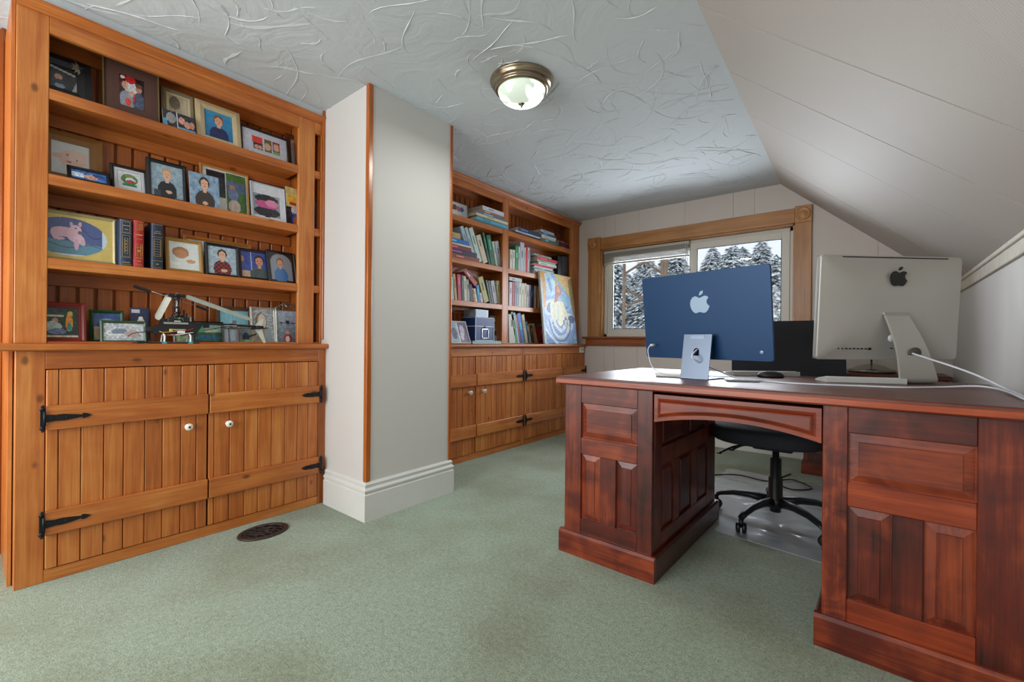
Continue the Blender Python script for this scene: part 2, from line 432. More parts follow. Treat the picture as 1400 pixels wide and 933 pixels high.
# left walls
bm = NB(); bx(bm, XL - .1, XL, .116, YW + .1, 0, H); struct('wall_left', bm, paper, recenter=False)
bm = NB(); bx(bm, -3.05, -2.95, Y0 - .1, .1, 0, H); bx(bm, -2.95, XL - .1, .1175, .16, 0, H); struct('wall_recess', bm, paper, recenter=False)
bm = NB(); bx(bm, -3.05, KX + .1, Y0 - .1, Y0, 0, H); struct('wall_rear', bm, paper, recenter=False)
# plaster band above the shelving
bm = NB(); bx(bm, XL, -2.47, .118, 1.307, 2.205, H); bx(bm, XL, -2.50, 1.886, YW, 2.222, H); struct('trim_5', bm, plaster, recenter=False)

# gable wall, built of papered boards round the window opening
WX0, WX1, WZ0, WZ1 = -2.245, -0.50, .985, 1.905     # clear opening inside the casing
wf = NB()
bx(wf, XL - .1, WX0, YW + .012, YW + .14, 0, H); bx(wf, WX0, WX1, YW + .012, YW + .14, 0, WZ0); bx(wf, WX0, WX1, YW + .012, YW + .14, WZ1, H)
prism(wf, [(WX1, 0), (KX + .1, 0), (KX + .1, 1.30), (-.57, H), (WX1, H)], 1, YW + .012, YW + .14)
wall_f = struct('wall_front', wf, seam_mat, recenter=False)
bs = [XL, -2.202, -2.085, -1.831, -1.38, -.964, -.797, -.38, .02, KX]
for a, b in zip(bs, bs[1:]):
    g = .0008
    def zroof(x): return H if x < -.606 else H + (kz - H) * (x + .606) / (KX + .606)
    a2, b2 = a + g, b - g
    spans = []
    if b2 <= WX0 - .0 or a2 >= WX1: spans = [(a2, b2, 0, None)]
    elif a2 < WX0: spans = [(a2, WX0, 0, None), (WX0, b2, 0, WZ0), (WX0, b2, WZ1, None)]
    elif b2 > WX1: spans = [(a2, WX1, 0, WZ0), (a2, WX1, WZ1, None), (WX1, b2, 0, None)]
    else: spans = [(a2, b2, 0, WZ0), (a2, b2, WZ1, None)]
    bm = NB()
    for (p, q, z0, z1) in spans:
        if z1 is None: prism(bm, [(p, z0), (q, z0), (q, zroof(q))] + ([(-.606, H)] if p < -.606 < q else []) + [(p, zroof(p))], 1, YW, YW + .014)
        else: bx(bm, p, q, YW, YW + .014, z0, z1)
    obj('panel', bm, paper_wall, wall_f)
bm = NB(); bx(bm, -2.38, KX, YW - .014, YW, 0, .14, bev=.004); struct('baseboard_front', bm, white_paint)

# chimney breast with base mouldings and corner beads
CX, CY0, CY1 = -2.017, 1.307, 1.886
bm = NB(); bx(bm, XL, CX, CY0, CY1, 0, H); struct('wall_chimney', bm, paper, recenter=False)
def base_profile(o0):  # (outward offset, height)
    return [(0, 0), (.020, 0), (.020, .135), (.015, .140), (.016, .148), (.020, .152), (.020, .160), (.011, .170), (.012, .180), (.014, .186), (.006, .197), (0, .198)]
bm = NB()
prof = base_profile(0)
path = [(-2.41, CY0, 0, -1), (CX, CY0, 1, -1), (CX, CY1, 1, 1), (-2.40, CY1, 0, 1)]
rings = []
for (x, y, dx, dy) in path: rings.append([bm.verts.new((x + dx * p[0], y + dy * p[0], p[1])) for p in prof])
for Aq, Bq in zip(rings, rings[1:]):
    for i in range(len(prof) - 1): bm.faces.new((Aq[i], Aq[i + 1], Bq[i + 1], Bq[i]))
bmesh.ops.recalc_face_normals(bm, faces=bm.faces[:])
struct('baseboard_chimney', bm, white_paint)
def corner_trim(n, x, y, w0, w1, z0=.198):
    bm = NB(); bx(bm, x - w0[0], x + w0[1], y - w1[0], y + w1[1], z0, H - .001, bev=.004, seg=2); struct('trim_%d' % n, bm, trim_w)
corner_trim(1, CX, CY0, (.022, .006), (.006, .022))
corner_trim(2, CX, CY1, (.010, .006), (.016, .004))
bm = NB(); bx(bm, -2.475, -2.455, CY0 - .012, CY0 + .001, .93, H - .002, bev=.003); struct('trim_3', bm, trim_w)

# ------------------------------------------------------------------ window
win = struct_empty('window_1', (-1.37, YW, WZ0))
cw = .165
bm = NB(); bx(bm, -2.39, WX0, YW - .022, YW, WZ0 - .005, WZ1, bev=.003); obj('casing', bm, casing_w[2], win)
bm = NB(); bx(bm, WX1, -.386, YW - .022, YW, WZ0 - .005, WZ1, bev=.003); obj('casing', bm, casing_w[2], win)
bm = NB(); bx(bm, WX0, WX1, YW - .020, YW, WZ1, 2.025, bev=.003); obj('casing', bm, casing_w[0], win)
for x0, x1 in ((-2.392, WX0), (WX1, -.384)):
    bm = NB(); bx(bm, x0, x1, YW - .030, YW, WZ1 - .004, 2.036, bev=.003)
    cx, cz = (x0 + x1) / 2, (WZ1 + 2.032) / 2
    lathe(bm, [(.050, 0), (.050, .008), (.044, .012), (.036, .006), (.028, .005), (.020, .010), (.008, .014), (.001, .015)], cx, cz, 28, axis=1)
    for v in bm.verts:
        pass
    for v in bm.verts:
        if v.co.y < 1: v.co.y = YW - .030 - v.co.y
    bmesh.ops.recalc_face_normals(bm, faces=bm.faces[:])
    obj('rosette_block', bm, casing_w[2], win)
bm = NB(); bx(bm, -2.44, -.34, YW - .055, YW + .02, WZ0 - .022, WZ0, bev=.005); obj('sill', bm, sill_w, win)
bm = NB(); bx(bm, -2.415, -.36, YW - .020, YW, WZ0 - .098, WZ0 - .022, bev=.004); obj('apron', bm, sill_w, win)
# jamb liner
JD = .125
bm = NB(); bx(bm, WX0 - .002, WX0 + .014, YW, YW + JD, WZ0, WZ1); bx(bm, WX1 - .014, WX1 + .002, YW, YW + JD, WZ0, WZ1)
obj('jamb', bm, casing_w[2], win)
bm = NB(); bx(bm, WX0, WX1, YW, YW + JD, WZ1 - .014, WZ1 + .002); obj('head_jamb', bm, casing_w[0], win)
# vinyl sliding sashes
def sash(x0, x1, z0, z1, y, fw, mat=vinyl):
    s = obj('sash', (lambda b: (bx(b, x0, x0 + fw, y, y + .03, z0, z1, bev=.002), bx(b, x1 - fw, x1, y, y + .03, z0, z1, bev=.002),
                                bx(b, x0 + fw, x1 - fw, y, y + .03, z0, z0 + fw, bev=.002), bx(b, x0 + fw, x1 - fw, y, y + .03, z1 - fw, z1, bev=.002), b)[-1])(NB()), mat, win)
    gb = NB(); bx(gb, x0 + fw, x1 - fw, y + .012, y + .017, z0 + fw, z1 - fw)
    obj('pane', gb, glass, s)
    gk = NB(); e = .006
    for q in ((x0 + fw, x0 + fw + e, z0 + fw, z1 - fw), (x1 - fw - e, x1 - fw, z0 + fw, z1 - fw), (x0 + fw, x1 - fw, z0 + fw, z0 + fw + e), (x0 + fw, x1 - fw, z1 - fw - e, z1 - fw)):
        bx(gk, q[0], q[1], y + .004, y + .012, q[2], q[3])
    obj('gasket', gk, plain('gasket', '#4a5660', .6), s)
def glass_mat():
    m, N, L, P = new_mat('window_glass')
    tr = N.new('ShaderNodeBsdfTransparent'); gl = N.new('ShaderNodeBsdfGlossy'); gl.inputs['Roughness'].default_value = .02
    fr = N.new('ShaderNodeFresnel'); fr.inputs['IOR'].default_value = 1.25
    mx = N.new('ShaderNodeMixShader'); out = N['Material Output']
    L.new(fr.outputs[0], mx.inputs[0]); L.new(tr.outputs[0], mx.inputs[1]); L.new(gl.outputs[0], mx.inputs[2]); L.new(mx.outputs[0], out.inputs[0])
    return m
glass = glass_mat()
fr = NB()
fy0, fy1 = YW + .03, YW + JD
x0, x1, z0, z1 = WX0 + .014, WX1 - .014, WZ0, WZ1 - .014
for q in ((x0, x0 + .03, z0, z1), (x1 - .03, x1, z0, z1), (x0, x1, z0, z0 + .03), (x0, x1, z1 - .03, z1)): bx(fr, q[0], q[1], fy0 + .03, fy1, q[2], q[3], bev=.002)
obj('window_frame', fr, vinyl, win)
xm = -1.33
sash(x0 + .028, xm + .03, z0 + .028, z1 - .028, fy0 + .052, .052)
sash(xm - .01, x1 - .028, z0 + .028, z1 - .028, fy0 + .02, .058)
# raised slatted blind over the left half
bl = thing('window_blind', 'pale slatted blind pulled right up over the left half of the window', 'blind', (-1.79, YW + .03, 1.74))
xb0, xb1 = WX0 + .02, -1.345
box_obj('head_rail', (xb0, xb1, YW + .018, YW + .048, 1.858, 1.886), plain('blind_metal', '#a8a498', .4), bl)
for k in range(12):
    z = 1.852 - k * .0078
    bm = NB(); bx(bm, xb0 + .003, xb1 - .003, YW + .020, YW + .046, z - .0022, z + .0022, bev=.001); obj('slat', bm, plain('blind_slat', '#a5a195', .45), bl)
box_obj('bottom_rail', (xb0 + .003, xb1 - .003, YW + .019, YW + .047, 1.740, 1.757), plain('blind_metal', '#a8a498', .4), bl)
bm = NB(); tube(bm, [(xb1 - .03, YW + .016, 1.87), (xb1 - .028, YW + .015, 1.3)], .0025, 6); tube(bm, [(xb1 - .015, YW + .016, 1.87), (xb1 - .014, YW + .015, 1.35)], .002, 6)
obj('pull_cord', bm, plain('cord_white', '#dad6c8', .6), bl)

# ------------------------------------------------------------------ outdoors: snowy spruces and a timber lattice
snow = plain('snow', '#e9eef4', .8, noise=.06, scale=1.5)
bm = NB(); bx(bm, -60, 40, 5.2, 80, -3.3, -3.0); struct('ground', bm, snow, recenter=False)
def spruce_mat():
    m, N, L, P = new_mat('snow_laden_needles')
    geo = N.new('ShaderNodeNewGeometry'); tc = N.new('ShaderNodeTexCoord')
    sx = N.new('ShaderNodeSeparateXYZ'); L.new(geo.outputs['Normal'], sx.inputs[0])
    n = N.new('ShaderNodeTexNoise'); n.inputs['Scale'].default_value = 5.5; n.inputs['Detail'].default_value = 4; L.new(tc.outputs['Object'], n.inputs['Vector'])
    a = N.new('ShaderNodeMath'); a.operation = 'MULTIPLY_ADD'; a.inputs[1].default_value = .22; L.new(sx.outputs[2], a.inputs[0]); L.new(n.outputs['Fac'], a.inputs[2])
    r = N.new('ShaderNodeValToRGB'); e = r.color_ramp.elements
    e[0].position = .38; e[0].color = rgba('#66786f'); e[1].position = .66; e[1].color = rgba('#eef3f8')
    k = e.new(.52); k.color = rgba('#8fa09a')
    L.new(a.outputs[0], r.inputs[0]); L.new(r.outputs[0], P.inputs['Base Color']); P.inputs['Roughness'].default_value = .9
    return m
spruce_m = spruce_mat(); bark = plain('bark', '#6b5546', .9, noise=.4, scale=20)
def spruce_mesh(seed):
    r = random.Random(seed); bm = NB()
    for k in range(5200):
        t = r.random() ** .8; z = .4 + t * 7.6; rad = (1 - t) ** .8 * 2.5 + .06
        ang = r.uniform(0, 2 * PI); q = rad * math.sqrt(r.random()) 
        L0 = .13 * (1 - t * .5) + .05
        d = Vector((math.cos(ang), math.sin(ang), -.35 + r.uniform(-.3, .3))).normalized()
        sd = Vector((-math.sin(ang), math.cos(ang), r.uniform(-.4, .4))) * L0 * .55
        p = Vector((math.cos(ang) * q, math.sin(ang) * q, z + r.uniform(-.12, .12)))
        a, b, c, dd = p - d * L0 * .5, p + sd * .8, p + d * L0, p - sd * .8
        a.z += .05
        v = [bm.verts.new(x) for x in (a, b, c, dd)]; bm.faces.new(v)
    return bm
sp_src = []
for s in range(3):
    root = thing('spruce_tree', '', 'tree', (0, 0, 0))
    cr = obj('crown', spruce_mesh(s), spruce_m, root, recenter=False)
    tb = NB(); tube(tb, [(0, 0, 0), (0, 0, 4), (0, 0, 7.9)], .1, 7, radii=[.16, .09, .015]); obj('trunk', tb, bark, root, recenter=False)
    sp_src.append(root)
tr = random.Random(11)
spots = []
for row, (y, n, xa_, xb_) in enumerate(((14.5, 8, -12, 3), (18, 12, -16, 4.5), (22, 14, -20, 6), (27, 18, -25, 8))):
    for i in range(n): spots.append((xa_ + (xb_ - xa_) * (i + .5) / n + tr.uniform(-.5, .5), y + tr.uniform(-1, 1), row))
for i, (x, y, row) in enumerate(spots):
    src = sp_src[i % 3]
    if i < 3: r = src
    else:
        r = src.copy(); COL.objects.link(r)
        for ch in src.children:
            c = ch.copy(); COL.objects.link(c); c.parent = r
    h = tr.uniform(.76, .90) * (1.0 + .12 * row)
    r.location = (x, y, -3.05); r.rotation_euler = (0, 0, tr.uniform(0, 6)); r.scale = (1 + .1 * row, 1 + .1 * row, h)
    r['label'] = ('snow-laden spruce in the nearest row of trees beyond the window', 'snow-laden spruce in the second row of trees beyond the window',
                  'snow-laden spruce in the third row of trees beyond the window', 'snow-laden spruce in the farthest row of trees beyond the window')[row]
    r['group'] = ('nearest row of snowy spruces', 'second row of snowy spruces', 'third row of snowy spruces', 'farthest row of snowy spruces')[row]
lt = thing('timber_lattice', 'weathered timber frame with crossed braces standing outside the left window pane', 'frame', (-2.7, 6.3, -3))
tim = wood('weathered_timber', 2, '#6c5a4c', '#8d7763', '#ad9a86', rough=.8, coat=0)
def beam(p, q, w, name):
    bm = NB(); tube(bm, [p, q], w, 4, smooth=False); obj(name, bm, tim, lt)
P1 = at(852, 400, 'Y', 6.3); P2 = at(906, 400, 'Y', 6.3)
beam((P1.x, 6.3, -3), (P1.x, 6.3, 3.2), .026, 'post'); beam((P2.x, 6.32, -3), (P2.x, 6.32, 3.2), .055, 'post')
for (a, b) in (((852, 372), (906, 336)), ((852, 340), (906, 372)), ((852, 393), (906, 418)), ((852, 418), (906, 392)), ((852, 447), (906, 474)), ((852, 474), (906, 447))):
    p, q = at(a[0], a[1], 'Y', 6.3), at(b[0], b[1], 'Y', 6.3); beam((p.x, 6.3 + .03 * (a[1] < b[1]), p.z), (q.x, 6.32 + .03 * (a[1] < b[1]), q.z), .018, 'brace')
#%%PART2%%
# ================================================================== BUILT-IN PINE SHELVING
def wbox(name, parent, mat, *d, bev=.0018): return box_obj(name, d, mat, parent, bev=bev)
def crown_mould(parent, x, y0, y1, z0, z1, name='crown_moulding'):
    h = z1 - z0
    prof = [(x - .02, z0), (x + .006, z0), (x + .008, z0 + .18 * h), (x + .014, z0 + .30 * h), (x + .026, z0 + .62 * h), (x + .028, z0 + .80 * h), (x + .034, z0 + .86 * h), (x + .034, z1), (x - .02, z1)]
    bm = NB(); prism(bm, prof, 1, y0, y1); obj(name, bm, pine[1], parent)
def shelving(name, label, X, depth, ya, yb, stiles, shelf_z, open_top, top_z, plank_px, py_ref, knotty=True, open_bottom=.905, crown_y0=None):
    root = thing(name, label, 'bookcase', (X, ya, open_bottom))
    XBk = X - depth
    for (s0, s1) in stiles: wbox('stile', root, pine[2], X - .022, X, s0, s1, open_bottom, top_z - .028)
    prev = None
    ins = sorted(stiles)
    for (p, q) in zip(ins, ins[1:]):
        wbox('top_rail', root, pine[1], X - .022, X, p[1], q[0], open_top, top_z - .028)
        wbox('bottom_rail', root, pine[1], X - .018, X - .003, p[1], q[0], open_bottom, open_bottom + .008, bev=.001)
    crown_mould(root, X, crown_y0 if crown_y0 is not None else ya, yb, top_z - .034, top_z)
    # sides, dividers
    wbox('side_panel', root, pine_in[2], XBk, X - .022, ya, ya + .02, open_bottom, top_z - .01, bev=0)
    for (s0, s1) in ins[1:-1]: 
        m = (s0 + s1) / 2; wbox('divider', root, pine_in[2], XBk + .012, X - .022, m - .012, m + .012, open_bottom, open_top + .06, bev=0)
    wbox('side_panel', root, pine_in[2], XBk, X - .022, yb - .02, yb - .001, open_bottom, top_z - .01, bev=0)
    wbox('top_board', root, pine_in[1], XBk, X - .022, ya + .02, yb - .02, open_top + .05, open_top + .068, bev=0)
    for z in shelf_z:
        for (p, q) in zip(ins, ins[1:]):
            wbox('shelf', root, pine[1], XBk + .012, X - .001, p[1] - (.02 if p is not ins[0] else 0) * 0, q[0], z - .042, z, bev=.002)
    for z in list(shelf_z) + [open_top + .052 + .042]:
        for (p, q) in zip(ins, ins[1:]):
            wbox('cleat', root, pine_in[1], XBk + .012, XBk + .030, p[1] - .03, q[0] + .03, z - .042 - .052, z - .042, bev=.0015)
    # tongue and groove back boards
    ys = [at(u, py_ref, 'X', XBk + .012).y for u in plank_px]
    pitch = (ys[-1] - ys[0]) / (len(ys) - 1)
    while ys[0] - pitch > ya: ys.insert(0, ys[0] - pitch)
    while ys[-1] + pitch < yb: ys.append(ys[-1] + pitch)
    ys = [ya + .002] + [y for y in ys if ya + .01 < y < yb - .01] + [yb - .002]
    bm = NB(); bx(bm, XBk - .006, XBk, ya, yb, open_bottom, open_top + .06); obj('back_board', bm, groove_in, root)
    for a, b in zip(ys, ys[1:]):
        wbox('plank', root, pine_in[2], XBk, XBk + .012, a + .0045, b - .0045, open_bottom, open_top + .055, bev=.003)
    return root

def strap_hinge(door, X, y_h, z, d, L=.125):
    """butt plate at y_h, strap running in direction d (+1/-1 in y)"""
    bm = NB()
    if d > 0 or True:
        bx(bm, X, X + .004, y_h - d * .012, y_h + d * .003, z - .032, z + .032, bev=.001)
        for s in (-1, 1):
            for zz, r in ((.036, .009), (.046, .005)):
                lathe(bm, [(r, 0), (r, .004), (.0005, .005)], y_h - d * .005, z + s * zz, 10, axis=0)
        for v in bm.verts:
            if v.co.x < -1e-6 and v.co.x > -.5 or abs(v.co.x) < .01: v.co.x += X
    tube(bm, [(X + .005, y_h, z - .028), (X + .005, y_h, z + .028)], .0045, 8)
    pts = [(0, -.015), (0, .015), (.03, .011), (.05, .0125), (.085, .0075), (L - .028, .004), (L - .026, .010), (L - .016, .0085), (L, 0), (L - .016, -.0085), (L - .026, -.010), (L - .028, -.004), (.085, -.0075), (.05, -.0125), (.03, -.011)]
    prism(bm, [(y_h + d * p, z + q) for p, q in pts], 0, X + .001, X + .005)
    for p in (.02, .06): lathe(bm, [(.0035, X + .005), (.0035, X + .006), (.0005, X + .0075)], y_h + d * p, z, 8, axis=0)
    obj('hinge', bm, black_iron, door)
def knob(door, X, y, z, name='knob'):
    bm = NB(); lathe(bm, [(.0115, X), (.0115, X + .004), (.0065, X + .007), (.007, X + .012), (.0150, X + .019), (.0165, X + .024), (.0140, X + .029), (.0060, X + .0315), (.0005, X + .032)], y, z, 20, axis=0)
    lathe(bm, [(.0050, X + .0312), (.0045, X + .0332), (.0004, X + .0338)], y, z, 12, axis=0, mi=1)
    return obj(name, bm, [porcelain, black_iron], door)
def plank_door(cab, X, y0, y1, zb, zt, seams, bands, hinge=None, knob_at=None, hl=.125):
    root = bpy.data.objects.new('door', None); COL.objects.link(root); root.empty_display_size = .05
    root.parent = cab; root.location = Vector((X, y0, zb)) - wloc(cab)
    ys = [y0 + .0005] + [s for s in seams if y0 + .008 < s < y1 - .008] + [y1 - .0005]
    for a, b in zip(ys, ys[1:]): wbox('plank', root, pine[2], X - .012, X + .006 + random.uniform(-.0004, .0004), a + .0011, b - .0011, zb, zt, bev=.0024)
    bm = NB(); bx(bm, X - .016, X - .004, y0 + .003, y1 - .003, zb + .003, zt - .003); obj('backing', bm, dark_in, root)
    for (z0, z1) in bands: wbox('batten', root, pine[1], X + .006, X + .024, y0 + .001, y1 - .001, z0, z1, bev=.0025)
    if hinge:
        for (z0, z1) in bands: strap_hinge(root, X + .024, (y0 - .004 if hinge > 0 else y1 + .004), (z0 + z1) / 2 + .0, hinge, hl)
    if knob_at: knob(root, X + .006, *knob_at)
    return root
def base_cabinet(name, label, X, y0, y1, top, doors, stiles, zb, zt, bands, depth=.28):
    cab = thing(name, label, 'cabinet', (X, (y0 + y1) / 2, 0))
    for (a, b) in stiles: wbox('stile', cab, pine[2], X - .02, X, a, b, 0, top)
    wbox('top_rail', cab, pine[1], X - .02, X, stiles[0][1], stiles[-1][0], zt + .003, top)
    wbox('bottom_rail', cab, pine[1], X - .02, X, stiles[0][1], stiles[-1][0], 0, zb - .003)
    wbox('side_panel', cab, pine_in[2], X - depth, X - .02, y0, y0 + .018, 0, top, bev=0)
    wbox('side_panel', cab, pine_in[2], X - depth, X - .02, y1 - .018, y1, 0, top, bev=0)
    bm = NB(); bx(bm, X - .035, X - .030, y0 + .018, y1 - .018, .02, top - .01); obj('dark_interior', bm, dark_in, cab)
    for d in doors: plank_door(cab, X, *d[:2], zb, zt, d[2], bands, d[3], d[4], d[5] if len(d) > 5 else .125)
    return cab
def worktop(label, X, xb, y0, y1, z0, z1):
    bm = NB(); bx(bm, xb, X, y0, y1, z0, z1, bev=.009, seg=3)
    o = obj('worktop', bm, pine[1]); return tag(o, label, 'worktop')

# near bay (A)
XA, XLA = -2.48, -2.43
YA = lambda u, v=300: at(u, v, 'X', XA).y
SA = [1.894, 1.564, 1.238]
shelvA = shelving('bookcase', 'tall pine bookcase full of framed photographs beside the white chimney breast', XA, .19, .118, 1.306,
    [(.118, YA(62.5)), (YA(405), YA(427)), (1.296, 1.306)], SA, 2.105, 2.203,
    [77.5, 105, 130, 155.5, 179, 202.5, 223.5, 244, 263.5, 283.5, 300.5, 318.5, 335, 352.5, 368, 384, 398.5], 410)
LY = lambda u, v=600: at(u, v, 'X', XLA).y
bandsA = [(.181, .272), (.578, .670)]
seamL = [LY(u) for u in (82, 113, 144, 171, 200, 224, 249, 270)]
seamR = [LY(u) for u in (294.5, 315.5, 336, 354.5, 373, 391, 408, 422.5)]
base_cabinet('base_cabinet', 'near pine base cabinet with two plank doors and a floor register before it', XLA, .120, 1.306, .878,
    [(LY(64), LY(285), seamL, 1, (LY(258), .528), .130), (LY(286.5), LY(436), seamR, -1, (LY(313), .520), .105)],
    [(.120, LY(63.5)), (LY(436.5), 1.306)], .050, .805, bandsA)
worktop('long pine worktop with rounded nose under the framed photographs', -2.397, -2.74, .02, 1.335, .878, .905)
# far bay (B)
XB, XLB = -2.51, -2.43
YB = lambda u, v=400: at(u, v, 'X', XB).y
SB = [1.906, 1.573, 1.246]
shelving('bookcase', 'far pine bookcase of two bays packed with books between chimney and window wall', XB, .19, 1.888, YW - .002,
    [(1.888, 2.02), (YB(685.7), YB(693.6)), (YB(778.6), YW - .002)], SB, 2.135, 2.224,
    [703, 708.3, 713.4, 718.3, 723, 727.6, 732, 736.4, 740.6, 744.6], 440)
MY = lambda u, v=550: at(u, v, 'X', XLB).y
bandsB = [(.181, .272), (.578, .670)]
ymid0, ymid1 = MY(713.3), MY(718.3)
base_cabinet('base_cabinet', 'far pine base cabinet nearest the chimney, two white knobs side by side', XLB, 1.888, ymid0 + .022, .878,
    [(1.95, MY(650), [MY(u) for u in (610, 617.5, 625.5, 633, 641.8, 648)], None, (MY(642), .528)),
     (MY(651), ymid0, [MY(u) for u in (657.6, 664.4, 672.3, 679, 686.6, 692.7, 699.8, 706)], -1, (MY(661), .53), .10)],
    [(1.888, 1.948), (ymid0 + .001, ymid0 + .022)], .050, .805, bandsB)
base_cabinet('base_cabinet', 'far pine base cabinet nearest the window wall, partly behind the desk', XLB, ymid0 + .024, YW - .002, .878,
    [(ymid1, MY(768), [MY(u) for u in (723.6, 728.7, 734, 740.6, 745.7, 750.7, 755.8, 761)], 1, (MY(761.5), .525), .10),
     (MY(768.5), YW - .03, [MY(u) for u in (772.5, 776, 780, 784.4, 788.4, 792.5, 796)], -1, (MY(773), .525), .10)],
    [(ymid0 + .024, ymid1 - .001), (YW - .028, YW - .002)], .050, .805, bandsB)
worktop('long pine worktop under the packed bookshelves, painting standing at its far end', -2.400, -2.74, 1.888, YW - .001, .876, .903)
# tall pine unit at the extreme left edge, set back from the shelving
tp = thing('tall_cupboard', 'tall pine cupboard side at the extreme left edge, set back behind the near bookcase', 'cupboard', (-2.90, -.2, 0))
wbox('door', tp, pine[2], -2.93, -2.905, -.55, .086, 0, 2.26)
bm = NB(); tube(bm, [(-2.899, .101, 0), (-2.899, .101, 2.27)], .007, 10); bx(bm, -2.94, -2.90, .0865, .116, 0, 2.27, bev=.003); obj('corner_bead', bm, trim_w, tp)
bm = NB(); bx(bm, -2.94, -2.885, -.56, .116, 2.262, 2.292, bev=.006, seg=2); obj('cap_moulding', bm, pine[1], tp)
wbox('end_panel', tp, pine[2], -2.895, -2.49, .106, .1165, 0, 2.20, bev=0)

# ================================================================== PICTURES (flat prints drawn cell by cell)
class Pic:
    def __init__(s, nx, ny, bg):
        s.nx, s.ny = nx, ny; s.a = np.zeros((ny, nx, 3)); s.a[:] = Pic.c(bg)
        s.U, s.V = np.meshgrid((np.arange(nx) + .5) / nx, (np.arange(ny) + .5) / ny)
    @staticmethod
    def c(h):
        if isinstance(h, str): h = h.lstrip('#'); return np.array([int(h[i:i + 2], 16) / 255 for i in (0, 2, 4)])
        return np.array(h)
    def put(s, m, c): s.a[m] = Pic.c(c); return s
    def grad(s, top, bot, y0=0, y1=1):
        m = (s.V >= y0) & (s.V <= y1); t = ((s.V - y0) / (y1 - y0))[..., None]
        g = Pic.c(bot) * (1 - t) + Pic.c(top) * t; s.a[m] = g[m]; return s
    def ell(s, cx, cy, rx, ry, c): return s.put(((s.U - cx) / rx) ** 2 + ((s.V - cy) / ry) ** 2 < 1, c)
    def rect(s, x0, x1, y0, y1, c): return s.put((s.U > x0) & (s.U < x1) & (s.V > y0) & (s.V < y1), c)
    def poly(s, P, c):
        ins = np.zeros(s.U.shape, bool); n = len(P); j = n - 1
        for i in range(n):
            (xi, yi), (xj, yj) = P[i], P[j]
            cond = ((yi > s.V) != (yj > s.V)) & (s.U < (xj - xi) * (s.V - yi) / (yj - yi + 1e-12) + xi); ins ^= cond; j = i
        return s.put(ins, c)
    def noise(s, amp, step=3):
        r = rng.rand(s.ny // step + 2, s.nx // step + 2, 1)
        k = np.kron(r[..., 0], np.ones((step, step)))[:s.ny, :s.nx]; s.a = np.clip(s.a + (k[..., None] - .5) * amp, 0, 1); return s
    def person(s, cx, y0, hgt, skin='#d9a98a', hair='#5a3a22', top='#22242a', w=1.0, hat=None):
        hr = hgt * .17
        s.ell(cx, y0 + hgt * .18, hgt * .36 * w, hgt * .36, top); s.rect(cx - hgt * .34 * w, cx + hgt * .34 * w, y0 - .02, y0 + hgt * .25, top)
        s.rect(cx - hr * .4, cx + hr * .4, y0 + hgt * .48, y0 + hgt * .62, skin)
        s.ell(cx, y0 + hgt * .80, hr * 1.12 * w, hr * 1.18, hair); s.ell(cx, y0 + hgt * .745, hr * .86 * w, hr * 1.02, skin)
        for d in (-1, 1): s.ell(cx + d * hr * .33 * w, y0 + hgt * .77, hr * .14, hr * .10, '#4a3024')
        s.ell(cx, y0 + hgt * .685, hr * .28 * w, hr * .07, '#a8544a')
        return s
def pic_obj(p, w, h, parent, y, name='photo', mat=None, x0=0, z0=0):
    nx, ny = p.nx, p.ny
    xs = np.linspace(-w / 2, w / 2, nx + 1) + x0; zs = np.linspace(0, h, ny + 1) + z0
    X, Z = np.meshgrid(xs, zs); co = np.stack([X.ravel(), np.full(X.size, y), Z.ravel()], 1)
    idx = np.arange((nx + 1) * (ny + 1)).reshape(ny + 1, nx + 1)
    f = np.stack([idx[:-1, :-1].ravel(), idx[:-1, 1:].ravel(), idx[1:, 1:].ravel(), idx[1:, :-1].ravel()], 1)
    me = bpy.data.meshes.new(name); me.from_pydata(co.tolist(), [], f.tolist())
    a = me.color_attributes.new('Col', 'FLOAT_COLOR', 'CORNER')
    c = p.a.reshape(-1, 3); lin = np.where(c <= .04045, c / 12.92, ((c + .055) / 1.055) ** 2.4)
    lin = np.repeat(np.concatenate([lin, np.ones((len(lin), 1))], 1), 4, axis=0).astype(np.float32)
    a.data.foreach_set('color', lin.ravel()); me.materials.append(mat or photo_m); me.update()
    o = bpy.data.objects.new(name, me); COL.objects.link(o); o.parent = parent
    return o
def colmat(c, rough=.45, metal=0, noise=.1): return plain('c_%s_%d_%d' % (c.strip('#'), rough * 100, metal * 100), c, rough, metal, noise=noise)
def ring(bm, w, h, b, y0, y1, ox=0, oz=0, bev=.0015):
    """mitred picture-frame ring in the XZ plane, front at y0"""
    o = [(-w / 2 + ox, oz), (w / 2 + ox, oz), (w / 2 + ox, h + oz), (-w / 2 + ox, h + oz)]
    i = [(-w / 2 + b + ox, b + oz), (w / 2 - b + ox, b + oz), (w / 2 - b + ox, h - b + oz), (-w / 2 + b + ox, h - b + oz)]
    m = [((p[0] + q[0]) / 2, (p[1] + q[1]) / 2) for p, q in zip(o, i)]
    rows = [([bm.verts.new((x, y1, z)) for x, z in o]), ([bm.verts.new((x, y0 + .25 * (y1 - y0), z)) for x, z in o]), ([bm.verts.new((x, y0, z)) for x, z in m]),
            ([bm.verts.new((x, y0 + .3 * (y1 - y0), z)) for x, z in i]), ([bm.verts.new((x, y1, z)) for x, z in i])]
    fs = []
    for A_, B_ in zip(rows + [], rows[1:] + [rows[0]]):
        for k in range(4): fs.append(bm.faces.new((A_[k], A_[(k + 1) % 4], B_[(k + 1) % 4], B_[k])))
    bmesh.ops.recalc_face_normals(bm, faces=fs)
